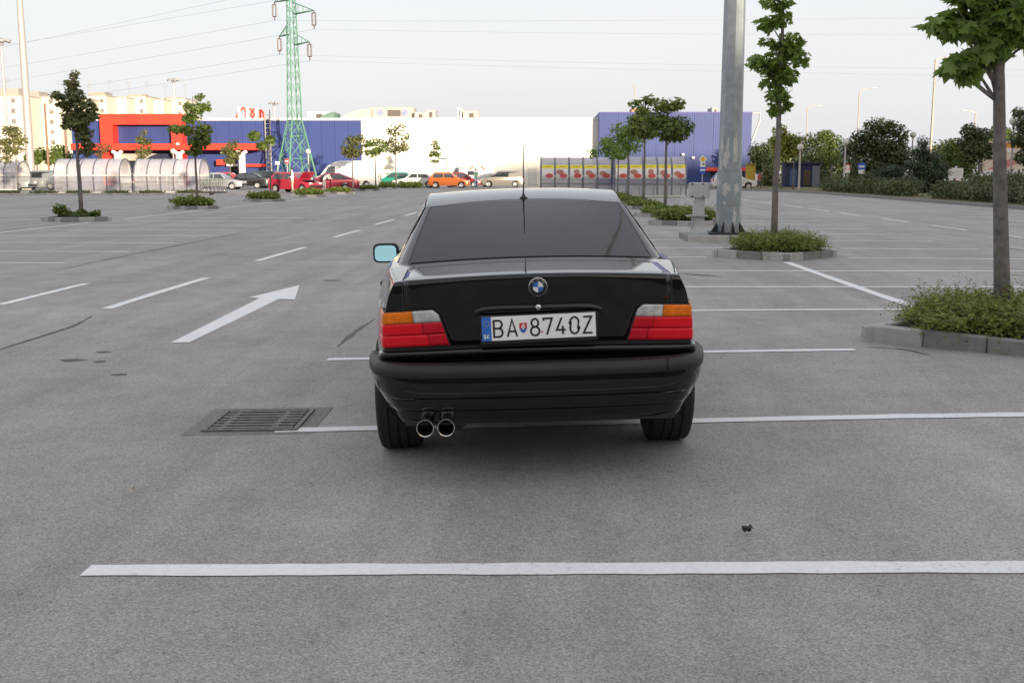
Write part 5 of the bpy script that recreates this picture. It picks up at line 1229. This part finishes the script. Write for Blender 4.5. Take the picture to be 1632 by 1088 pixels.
# shrubs -----------------------------------------------------------------
JUNI = quad_template(.24)
def shrub(label, X, Y, z0, blobs, n, size, mm=LEAFJ, tmpl=LEAF, sprays=0, group=None, flat=.35, name='shrub'):
    t = thing(name, label, 'shrub', (X, Y, z0), 0, group)
    b = MB()
    for bb in blobs:
        for _ in range(4): b.tube([(bb[0]*.4, bb[1]*.4, 0), (bb[0]+random.uniform(-.5, .5)*bb[3], bb[1]+random.uniform(-.5, .5)*bb[4], bb[2]+.3*bb[5])], [.012, .004], 4)
    b.build('stems', BARK, t)
    if sprays:
        # arching twigs carrying two rows of small leaves
        P0, D = blob_points(blobs, sprays); k = 9; L = .16+.13*rng.random(sprays); dirs = D*np.array([1, 1, .45])+np.array([0, 0, .28])+rng.normal(size=D.shape)*.35; dirs /= np.linalg.norm(dirs, axis=1, keepdims=True)
        u = np.linspace(0, 1, k); PP = P0[:, None, :]+dirs[:, None, :]*(u[None, :, None]*L[:, None, None]); PP[:, :, 2] -= .07*u[None, :]**2
        PP = PP.reshape(-1, 3); dd = np.repeat(dirs, k, 0); side = np.cross(dd, np.array([0, 0, 1.]))+1e-6; sg = np.tile([1, -1], len(PP)//2+1)[:len(PP), None]
        tip = dd*.8+side*sg*.8+rng.normal(size=dd.shape)*.25; N = np.array([0, 0, 1.])+rng.normal(size=dd.shape)*.5+dd*.1; sz = size*(.6+.7*rng.random(len(PP)))*np.tile(1.1-.6*u, sprays)
        link('foliage', leaf_mesh('foliage', PP, N, tip, sz, tmpl), mm, t)
    if n: foliage('leaves', blobs, n, size*1.2, tmpl, mm, t, flat=flat, jit=.6)
    return t
def mound(r, h, k, ry=None):
    B = []
    for i in range(k):
        a = 2*pi*i/k+random.uniform(-.3, .3); d = r*random.uniform(.35, .68); B.append((d*cos(a), d*sin(a)*(ry or 1), h*random.uniform(.38, .55), r*.38, r*.36, h*random.uniform(.38, .5)))
    B.append((0, 0, h*.5, r*.55, r*.5, h*.5)); return B
shrub('widest juniper bush spilling over the near kerb island beside the black car', isl1x+.10, 9.12, .12, mound(.92, .27, 13, .88), 4500, .050, sprays=4200, tmpl=JUNI)
shrub('clipped juniper bush on the striped kerb island', ROWX+.02, 18.75, .12, mound(.84, .26, 10, .85), 3500, .055, sprays=2600, tmpl=JUNI)
shrub('low clipped juniper bush on the treeless island behind the mast', ROWX, 30.4, .12, mound(.92, .34, 8, .8), 3200, .07, sprays=500)
for y, l in ((36.2, 'first'), (43.6, 'second'), (51.0, 'third'), (58.5, 'fourth')): shrub(f'small bush on the {l} tree island beyond the treeless island', ROWX, y, .12, mound(.85, .26, 7, .8), 1600, .08)
for y, l, h in ((43.2, 'dense low bush on the island in front of the clear cart shelter', .42), (54.3, 'low bush under the sparse three-clump maple', .40), (64.8, 'low bush on the island in front of the maroon car', .42), (74.2, 'low yellowish bush at the tail of the maroon car', .35), (86, 'low bush in front of the white high-roof van', .38), (97.5, 'low bush behind the orange hatchback', .5)):
    shrub(l, -13.9, y, .12, mound(.95, h, 8, .8), 1800, .10)
shrub('second low bush behind the orange hatchback along the kerb', -14.6+2.4, 101, .12, mound(1.2, .5, 8, .7), 1500, .12); shrub('olive bush before the pale silver hatchback', xat(640, 104), 104, .1, mound(2.2, .5, 10, .4), 1800, .13, LEAFO)
def weeds(label, X, Y, z0, spots):
    B = [(dx, 0, h*.55, w, w*.8, h*.45) for dx, h, w in spots]; return shrub(label, X, Y, z0, B, 900, .085, LEAFM, name='weed_clump')
weeds('leafy weeds growing round the tallest ragged maple', -13.9, 32.1, .12, [(-.42, .40, .16), (-.20, .22, .2), (.25, .25, .14), (.62, .22, .13), (.1, .15, .3), (.45, .12, .2)])
for k in range(7): shrub(['ragged low bush at the left end of the planting strip', 'second ragged bush along the planting strip', 'third ragged bush along the planting strip', 'fourth ragged bush along the planting strip', 'fifth ragged bush along the planting strip', 'sixth ragged bush along the planting strip', 'ragged bush at the right end of the planting strip'][k], -36.5+2.3*k, 69.3+(-7+2.3*k)*tan(R(3)), .08, mound(1.1, .24, 7, .4), 700, .09, LEAFO)
# long clipped hedges on the right verge
def hedge(label, p, h, n, X=None):
    B = []; (x0, y0), (x1, y1) = p; k = int(hypot(x1-x0, y1-y0)/1.1)
    for i in range(k):
        u = (i+.5)/k; B.append(((x1-x0)*(u-.5)+random.uniform(-.3, .3), (y1-y0)*(u-.5), h*.45, 1.0, 1.0, h*random.uniform(.5, .6)))
    return shrub(label, (x0+x1)/2, (y0+y1)/2, .1, B, n, .11, LEAFD, name='hedge')
hedge('low rounded ground-cover hedge below the globe lamp and road sign', ((20.2, 79), (20.4, 61)), 1.05, 6500); hedge('low hedge along the kerb from the pine towards the nearest maple', ((20.4, 57), (20.3, 34)), 1.0, 9000); hedge('upper hedge behind the low kerb hedge below the billboard', ((22.6, 58), (22.4, 38)), 1.5, 8000)
shrub('small round evergreen under the blue round sign', xat(1385, 78), 78, .1, mound(1.1, 1.5, 8), 1800, .12, LEAFD)

# ================================================================== FAR VEHICLES
def car_paint(nm, c, met=.2): return mat('paint_'+nm, c, .28, met, var=.05, coat=.7)
LAMPW = mat('headlamp', (.75, .75, .72), .15, .3, coat=.5); LAMPR = mat('far_taillamp', (.55, .02, .02), .2, coat=.5); HUB = mat('hubcap', (.55, .55, .55), .35, .6); FGL = mat('far_car_glass', (.05, .06, .07), .06, var=.2, coat=.5)
KINDS = {
 'hatch': dict(L=3.75, W=1.62, R=.29, ax=(1.18, -1.20), body=[(1.86,.30),(1.88,.55),(1.78,.70),(1.05,.86),(.85,.92),(-1.70,.97),(-1.86,.80),(-1.87,.32)], gh=[(.92,.90),(.22,1.36),(.0,1.42),(-1.15,1.42),(-1.40,1.36),(-1.76,.95)]),
 'sedan': dict(L=4.4, W=1.68, R=.30, ax=(1.35, -1.25), body=[(2.18,.30),(2.20,.56),(2.10,.70),(1.15,.86),(.95,.90),(-1.40,.95),(-2.10,.93),(-2.20,.75),(-2.20,.32)], gh=[(1.02,.88),(.35,1.32),(.1,1.38),(-.75,1.37),(-1.0,1.32),(-1.62,.93)]),
 'wagon': dict(L=4.4, W=1.72, R=.31, ax=(1.35, -1.25), body=[(2.18,.32),(2.20,.6),(2.10,.76),(1.15,.92),(.95,.96),(-2.10,1.0),(-2.20,.85),(-2.20,.34)], gh=[(1.0,.95),(.40,1.46),(.15,1.52),(-1.75,1.52),(-1.95,1.46),(-2.12,1.0)]),
 'mpv': dict(L=4.25, W=1.75, R=.31, ax=(1.33, -1.27), body=[(2.12,.30),(2.13,.60),(1.98,.78),(1.45,.92),(1.25,.97),(-1.95,1.03),(-2.10,.85),(-2.12,.32)], gh=[(1.40,.94),(.45,1.50),(.15,1.58),(-1.55,1.59),(-1.80,1.52),(-2.05,1.02)]),
 'fastback': dict(L=4.55, W=1.7, R=.30, ax=(1.40, -1.28), body=[(2.25,.30),(2.27,.56),(2.15,.70),(1.15,.86),(.95,.90),(-1.60,.96),(-2.20,.88),(-2.28,.70),(-2.28,.32)], gh=[(1.02,.88),(.35,1.30),(.05,1.37),(-.70,1.36),(-1.2,1.22),(-1.95,.93)]),
 'van': dict(L=5.6, W=2.0, R=.34, ax=(1.75, -1.75), body=[(2.78,.36),(2.80,.75),(2.65,1.05),(2.25,1.25),(-2.72,1.25),(-2.78,1.1),(-2.78,.40)], gh=[(2.35,1.22),(1.75,1.95),(1.25,2.28),(.6,2.42),(-2.65,2.42),(-2.74,2.34),(-2.76,1.22)]),
 'delivery': dict(L=5.1, W=1.95, R=.33, ax=(1.6, -1.55), body=[(2.50,.36),(2.54,.75),(2.40,1.02),(2.05,1.2),(-2.46,1.2),(-2.52,1.05),(-2.52,.40)], gh=[(2.12,1.18),(1.60,1.80),(1.2,2.1),(.7,2.25),(-2.40,2.25),(-2.48,2.18),(-2.5,1.18)])}
def arch_profile(k):
    D = KINDS[k]; b = D['body']; rr = D['R']*1.16; out = list(b); bottom = []
    zb = .24
    for ax in (D['ax'][1], D['ax'][0]):
        bottom += [(ax-rr, zb)]+[(ax-rr*cos(a), D['R']+rr*sin(a)*1.0) for a in np.linspace(.0, pi, 9)]+[(ax+rr, zb)]
    return out+[(b[-1][0]+.05, zb)]+bottom+[(b[0][0]-.05, zb)]
def far_car(kind, label, px, Y, face, paint, z0=0., group=None, hood_open=False, rz=0., name='parked_car', cat='car', glass=FGL, X=None):
    D = KINDS[kind]; w = D['W']/2; prof = arch_profile(kind); X = xat(px, Y) if X is None else X
    t = thing(name, label, cat, (X, Y, z0), (pi/2 if face == 'L' else -pi/2 if face == 'R' else 0)+rz, group)
    n = len(prof); b = MB(); cz, cy = .6, 0; V = []
    for x, s in ((-w, .94), (-w+.05, .985), (-w+.14, 1.), (w-.14, 1.), (w-.05, .985), (w, .94)):
        V += [(x, y*(s if abs(y) > 1.5 else 1), cz+(z-cz)*(s if z > .5 else 1)) for y, z in prof]
    Fc = [(i*n+k, i*n+(k+1) % n, (i+1)*n+(k+1) % n, (i+1)*n+k) for i in range(5) for k in range(n)]; Fc += [tuple(range(n-1, -1, -1)), tuple(range(5*n, 6*n))]
    b.add(V, Fc); b.build('body', paint, t, smooth=35)
    gh = D['gh']; m_ = len(gh); z0g, z1g = gh[0][1], max(z for _, z in gh); hw = lambda z: w*(.95-.17*(z-z0g)/(z1g-z0g))*(1 if kind not in ('van', 'delivery') else 1.03)
    b = MB(); V = [(-hw(z), y, z) for y, z in gh]+[(-hw(z)+.07, y, z+(.03 if z > z1g-.1 else 0)) for y, z in gh]+[(hw(z)-.07, y, z+(.03 if z > z1g-.1 else 0)) for y, z in gh]+[(hw(z), y, z) for y, z in gh]
    Fc = [(i*m_+k, i*m_+k+1, (i+1)*m_+k+1, (i+1)*m_+k) for i in range(3) for k in range(m_-1)]+[tuple(range(m_)), tuple(range(4*m_-1, 3*m_-1, -1))]; b.add(V, Fc); b.build('roof', paint, t, smooth=35)
    def ghy(z, front):
        pts = gh if front else gh[::-1]
        for (ya, za), (yb, zb_) in zip(pts, pts[1:]):
            if za <= z <= zb_: return ya+(yb-ya)*(z-za)/(zb_-za+1e-9)
        return pts[-1][0]
    z0w, z1w = z0g+.06, z1g-.10
    van = kind in ('van', 'delivery')
    if van: z1w = z0g+.72; spans = [(1, .70)]
    yf0, yf1, yr0, yr1 = ghy(z0w, 1), ghy(z1w, 1), ghy(z0w, 0), ghy(z1w, 0)
    for sx in (-1, 1):
        def q(y, z): return (sx*(hw(z)+.006), y, z)
        if van: panes = [((yf0-.30, yf1-.10), (1.05, 1.05))]
        else:
            mid = (yf1+yr1)/2+.12; panes = [((yf0-.28, yf1-.05), (mid+.03, mid+.03)), ((mid-.05, mid-.05), (yr0+.30, yr1+.08))]
        for (a0, a1), (c0, c1) in panes: bb = MB(); bb.add([q(a0, z0w), q(c0, z0w), q(c1, z1w), q(a1, z1w)], [(0, 1, 2, 3)]); bb.build('side_window', glass, t)
        hd_y = D['body'][1][0]-.10; one('headlamp', LAMPW, t, 'box', (sx*w*.70, hd_y-.02, D['body'][2][1]-.06), (.34, .20, .14), bev=.04)
        one('tail_lamp', LAMPR, t, 'box', (sx*w*.86, D['body'][-1][0]+.06, D['body'][-2][1]-.02), (.18, .14, .24), bev=.04)
        for ax in D['ax']:
            wh = thing('wheel', None, None); wh.parent = t; wh.location = (sx*(w-.11), ax, D['R']); rr = D['R']
            one('tyre', RUBBER, wh, 'lathe', [(rr*.62, -.09), (rr*.93, -.095), (rr, -.07), (rr, .07), (rr*.93, .095), (rr*.62, .09)], 20, 'X', smooth=45)
            bb = MB(); bb.lathe([(rr*.64, sx*.085), (rr*.5, sx*.07), (rr*.15, sx*.09), (0, sx*.09)], 18, 'X'); bb.build('hubcap', HUB, wh, smooth=40)
        if not van or True: one('door_mirror', TRIM, t, 'box', (sx*(w+.08), yf0-.42, z0w+.06), (.16, .10, .13), bev=.03)
    def end_glass(nm, front, za, zb_):
        ya, yb = ghy(za, front), ghy(zb_, front); o = .012 if front else -.012; bb = MB(); bb.add([(-hw(za)+.10, ya+o, za+.012), (hw(za)-.10, ya+o, za+.012), (hw(zb_)-.12, yb+o, zb_+.012), (-hw(zb_)+.12, yb+o, zb_+.012)], [(0, 1, 2, 3)]); bb.build(nm, glass, t)
    end_glass('windscreen', True, z0w, z1w+.02)
    if not van: end_glass('rear_window', False, z0w, z1w)
    for sgn, y in ((1, D['body'][0][0]), (-1, D['body'][-1][0])): one('bumper', TRIM if paint.name not in ('paint_white', 'paint_orange', 'paint_maroon') else paint, t, 'box', (0, y+.01*sgn, .42), (D['W']*.96, .12, .16), bev=.04)
    if hood_open:
        y0, z0h = D['body'][4][0], D['body'][4][1]; bb = MB(); bb.box((0, y0+.20, z0h+.28), (D['W']*.84, .70, .05), rx=R(48), bev=.02); bb.build('bonnet', paint, t)
        bb = MB(); bb.box((0, y0+.5, z0h-.06), (D['W']*.80, .8, .06)); bb.build('engine_bay', TRIM, t)
    return t
FCG = 'cars parked in front of the supermarket'
WHT = car_paint('white', (.70, .70, .68), 0); SIL = car_paint('silver', (.42, .44, .46), .5)
far_car('sedan', 'pale silver saloon at the far left beside the grey hatchback', 8, 88, 'R', SIL, group=FCG); far_car('hatch', 'white hatchback behind the silver saloon before the far cart shelter', 22, 92, 'L', WHT, group=FCG)
far_car('mpv', 'grey five-door car in front of the thick pale mast', 62, 90, 'L', car_paint('grey', (.33, .35, .36), .5), group=FCG); far_car('hatch', 'red car roof showing behind the grey five-door car', 66, 112, 'R', car_paint('red', (.50, .03, .03)), group=FCG, z0=.0); far_car('wagon', 'dark blue estate car behind the thick pale mast', 60, 102, 'R', car_paint('navy', (.03, .04, .10)), group=FCG)
far_car('sedan', 'silver saloon half hidden by the shopping trolleys', 348, 92, 'R', SIL, group=FCG); far_car('hatch', 'small red hatchback behind the black saloon roof', 366, 108, 'R', car_paint('red', (.50, .03, .03)), group=FCG); far_car('sedan', 'silver saloon behind the cart shelter gap', 212, 100, 'N', SIL, group=FCG)
far_car('sedan', 'black saloon parked before the store side door', 391, 97.5, 'L', car_paint('black', (.015, .016, .018), .1), group=FCG); far_car('wagon', 'dark green-grey estate car behind the black saloon', 436, 100, 'R', car_paint('darkgreen', (.03, .045, .045)), group=FCG, rz=R(-12))
far_car('hatch', 'red hatchback nose to nose with the maroon car, bonnet open', 470, 79, 'R', car_paint('cherry', (.40, .02, .045)), hood_open=True, group=FCG, rz=R(-25)); far_car('fastback', 'maroon fastback car with its bonnet open', 524, 83, 'L', car_paint('maroon', (.25, .015, .045)), hood_open=True, group=FCG, rz=R(6))
van = far_car('van', 'white high-roof van parked behind the maroon car', 556, 98, 'L', WHT, group=FCG, name='parked_van', cat='van')
far_car('hatch', 'green hatchback by the white wall', 628, 108, 'L', car_paint('green', (.01, .26, .18)), group=FCG); far_car('sedan', 'white saloon beside the green hatchback', 663, 104, 'L', WHT, group=FCG); far_car('hatch', 'orange hatchback in front of the delivery van', 716, 101.5, 'R', car_paint('orange', (.58, .15, .03), .1), group=FCG); far_car('hatch', 'dark red hatchback between the orange one and the delivery van', 737, 107, 'R', car_paint('darkred', (.28, .02, .03)), group=FCG)
dv = far_car('delivery', 'white delivery van with letters on its side behind the orange hatchback', 749, 112, 'L', WHT, group=FCG, name='delivery_van', cat='van'); far_car('mpv', 'beige-grey five-door car beside the delivery van', 801, 108, 'L', car_paint('beige', (.30, .28, .24), .4), group=FCG)
far_car('hatch', 'white hatchback half hidden behind the galvanised mast', 1169, 96, 'R', WHT, group=FCG)
def van_text(s, size, x, z, mm, sq=1.):
    me = text_mesh(s, size); o = link('lettering', me, mm, dv, (-KINDS['delivery']['W']/2*.0, 0, 0)); w_ = KINDS['delivery']['W']/2
    o.rotation_euler = (R(90), 0, R(-90)); o.location = (-1.0*0-(w_*.92), x, z); o.scale = (sq, 1, 1); return o
INKG = mat('lettering_grey', (.22, .18, .20), .5); INKR = mat('lettering_red', (.55, .12, .06), .5); INKT = mat('lettering_teal', (.08, .30, .30), .5)
for nm, s, x, col, z in (('a', 'D', 1.02, INKG, 1.80), ('b', 'P', .62, INKG, 1.82), ('c', 'D', .22, INKG, 1.80), ('d', 'e', -.62, INKT, 1.84), ('e', 'n', -.95, INKT, 1.82)):
    o = van_text(s, .52, 0, 0, col); o.location = (KINDS['delivery']['W']/2*.84*-1-.10, x, z); o.rotation_euler = (R(90), 0, R(-90))
w_ = KINDS['delivery']['W']/2
for x0, x1 in ((-.05, -.40), (-1.55, -1.15)): one('stripe', INKR, dv, 'tube', [(-w_*.90-.02, x0, 1.66), (-w_*.86-.02, x1, 2.05)], .06, 6)
one('side_hatch', FGL, dv, 'box', (-w_*.98-.01, -.15, 1.36), (.03, .62, .40), bev=.01)

# ================================================================== PEOPLE
SKIN = mat('skin', (.50, .30, .21), .6); HAIR = mat('hair_dark', (.05, .03, .02), .8)
def person(label, px, Y, rz, pose, top, bottom, shoes, height=1.76, X=None):
    X = xat(px, Y) if X is None else X; t = thing('person', label, 'person', (X, Y, 0), rz)
    J = dict(pel=(0,0,.95), sp=(0,.01,1.18), ch=(0,.0,1.38), nk=(0,-.01,1.50), h0=(0,-.03,1.58), h1=(0,-.03,1.68))
    for s, n in ((-1, 'l'), (1, 'r')):
        st = {'stand': (0, 0), 'walk': (.16*s, .0), 'bend': (.05*s, 0)}[pose][0]
        J[n+'hip'] = (.10*s, 0, .90); J[n+'kn'] = (.11*s, -.02-st*.5, .50); J[n+'an'] = (.12*s, .02-st, .09); J[n+'to'] = (.13*s, -.14-st, .04)
        J[n+'sh'] = (.19*s, 0, 1.40); J[n+'el'] = (.25*s, .02+st*.4, 1.13); J[n+'wr'] = (.22*s, -.10+st*.6, .90); J[n+'hd'] = (.21*s, -.14+st*.6, .82)
    if pose == 'bend':
        J.update(sp=(0,-.12,1.12), ch=(0,-.32,1.24), nk=(0,-.44,1.28), h0=(0,-.52,1.28), h1=(0,-.60,1.24))
        for s, n in ((-1, 'l'), (1, 'r')): J[n+'sh'] = (.18*s,-.34,1.22); J[n+'el'] = (.24*s,-.46,1.0); J[n+'wr'] = (.16*s,-.66,.95); J[n+'hd'] = (.14*s,-.74,.93)
    if pose == 'stand':
        J['rel'] = (.26, -.04, 1.16); J['rwr'] = (.12, -.24, 1.10); J['rhd'] = (.05, -.28, 1.10)
    E_ = [('pel','sp'),('sp','ch'),('ch','nk'),('nk','h0'),('h0','h1')]
    for n in 'lr': E_ += [('pel',n+'hip'),(n+'hip',n+'kn'),(n+'kn',n+'an'),(n+'an',n+'to'),('ch',n+'sh'),(n+'sh',n+'el'),(n+'el',n+'wr'),(n+'wr',n+'hd')]
    rad = dict(pel=.15, sp=.135, ch=.15, nk=.055, h0=.085, h1=.080, hip=.095, kn=.065, an=.045, to=.038, sh=.065, el=.045, wr=.032, hd=.036)
    ks = list(J); me = bpy.data.meshes.new('body'); me.from_pydata([J[k] for k in ks], [(ks.index(a), ks.index(b)) for a, b in E_], []); o = bpy.data.objects.new('body', me); COL.objects.link(o)
    o.modifiers.new('skin', 'SKIN'); sk = me.skin_vertices[0].data
    for i, k in enumerate(ks): r_ = rad.get(k, rad.get(k[1:], .05)); sk[i].radius = (r_, r_*.85); sk[i].use_root = (k == 'pel')
    o.modifiers.new('sub', 'SUBSURF').levels = 1; dg = bpy.context.evaluated_depsgraph_get(); dg.update(); m2 = bpy.data.meshes.new_from_object(o.evaluated_get(dg)); o.modifiers.clear(); o.data = m2; bpy.data.meshes.remove(me)
    m2.materials.clear()
    for mm in (SKIN, top, bottom, shoes): m2.materials.append(mm)
    hp = Vector(J['nk']); hd_ = Vector(J['h1'])
    for p in m2.polygons:
        c = p.center; arm = min((c-Vector(J[n+'wr'])).length for n in 'lr') < .10 or min((c-Vector(J[n+'hd'])).length for n in 'lr') < .10
        if (c-hp).dot((hd_-hp).normalized()) > .03 and (c-hd_).length < .22: p.material_index = 0
        elif arm: p.material_index = 0
        elif c.z < .09: p.material_index = 3
        elif c.z < .93 and not min((c-Vector(J[n+'el'])).length for n in 'lr') < .15: p.material_index = 2
        else: p.material_index = 1
        p.use_smooth = True
    o.parent = t; s = height/1.78; o.scale = (s, s, s)
    b = MB(); hc = Vector(J['h1'])*s+Vector((0, .012, .02)); b.lathe([(.001, .10), (.05, .085), (.085, .04), (.092, -.01), (.080, -.05)], 12, 'Z', hc); b.build('hair', HAIR, t, smooth=180)
    return t
CT = lambda n, c: mat('cloth_'+n, c, .85, var=.12, scale=12)
person('person in a white shirt and beige trousers standing before the red hatchback', 465.5, 75.0, R(-70), 'stand', CT('white', (.72, .72, .72)), CT('beige', (.48, .42, .33)), CT('brown', (.08, .05, .04)))
person('person in a pale pink shirt bending over the open engine', 497, 80.5, R(-80), 'bend', CT('pink', (.52, .42, .44)), CT('grey', (.25, .25, .27)), CT('brown', (.08, .05, .04))); person('person in a white top leaning over the maroon engine bay', 516, 81.5, R(80), 'bend', CT('white', (.72, .72, .72)), CT('grey', (.25, .25, .27)), CT('brown', (.08, .05, .04)))
person('person in a dark green top and blue trousers beside the delivery van', 758.5, 104.5, R(20), 'stand', CT('dkgreen', (.07, .14, .12)), CT('teal', (.06, .22, .34)), CT('brown', (.08, .05, .04))); person('person in a red top with dark bag straps walking by the verge', 1210.5, 92, R(35), 'walk', CT('red', (.42, .10, .08)), CT('dkblue', (.08, .09, .12)), CT('white', (.72, .72, .72)), 1.45)
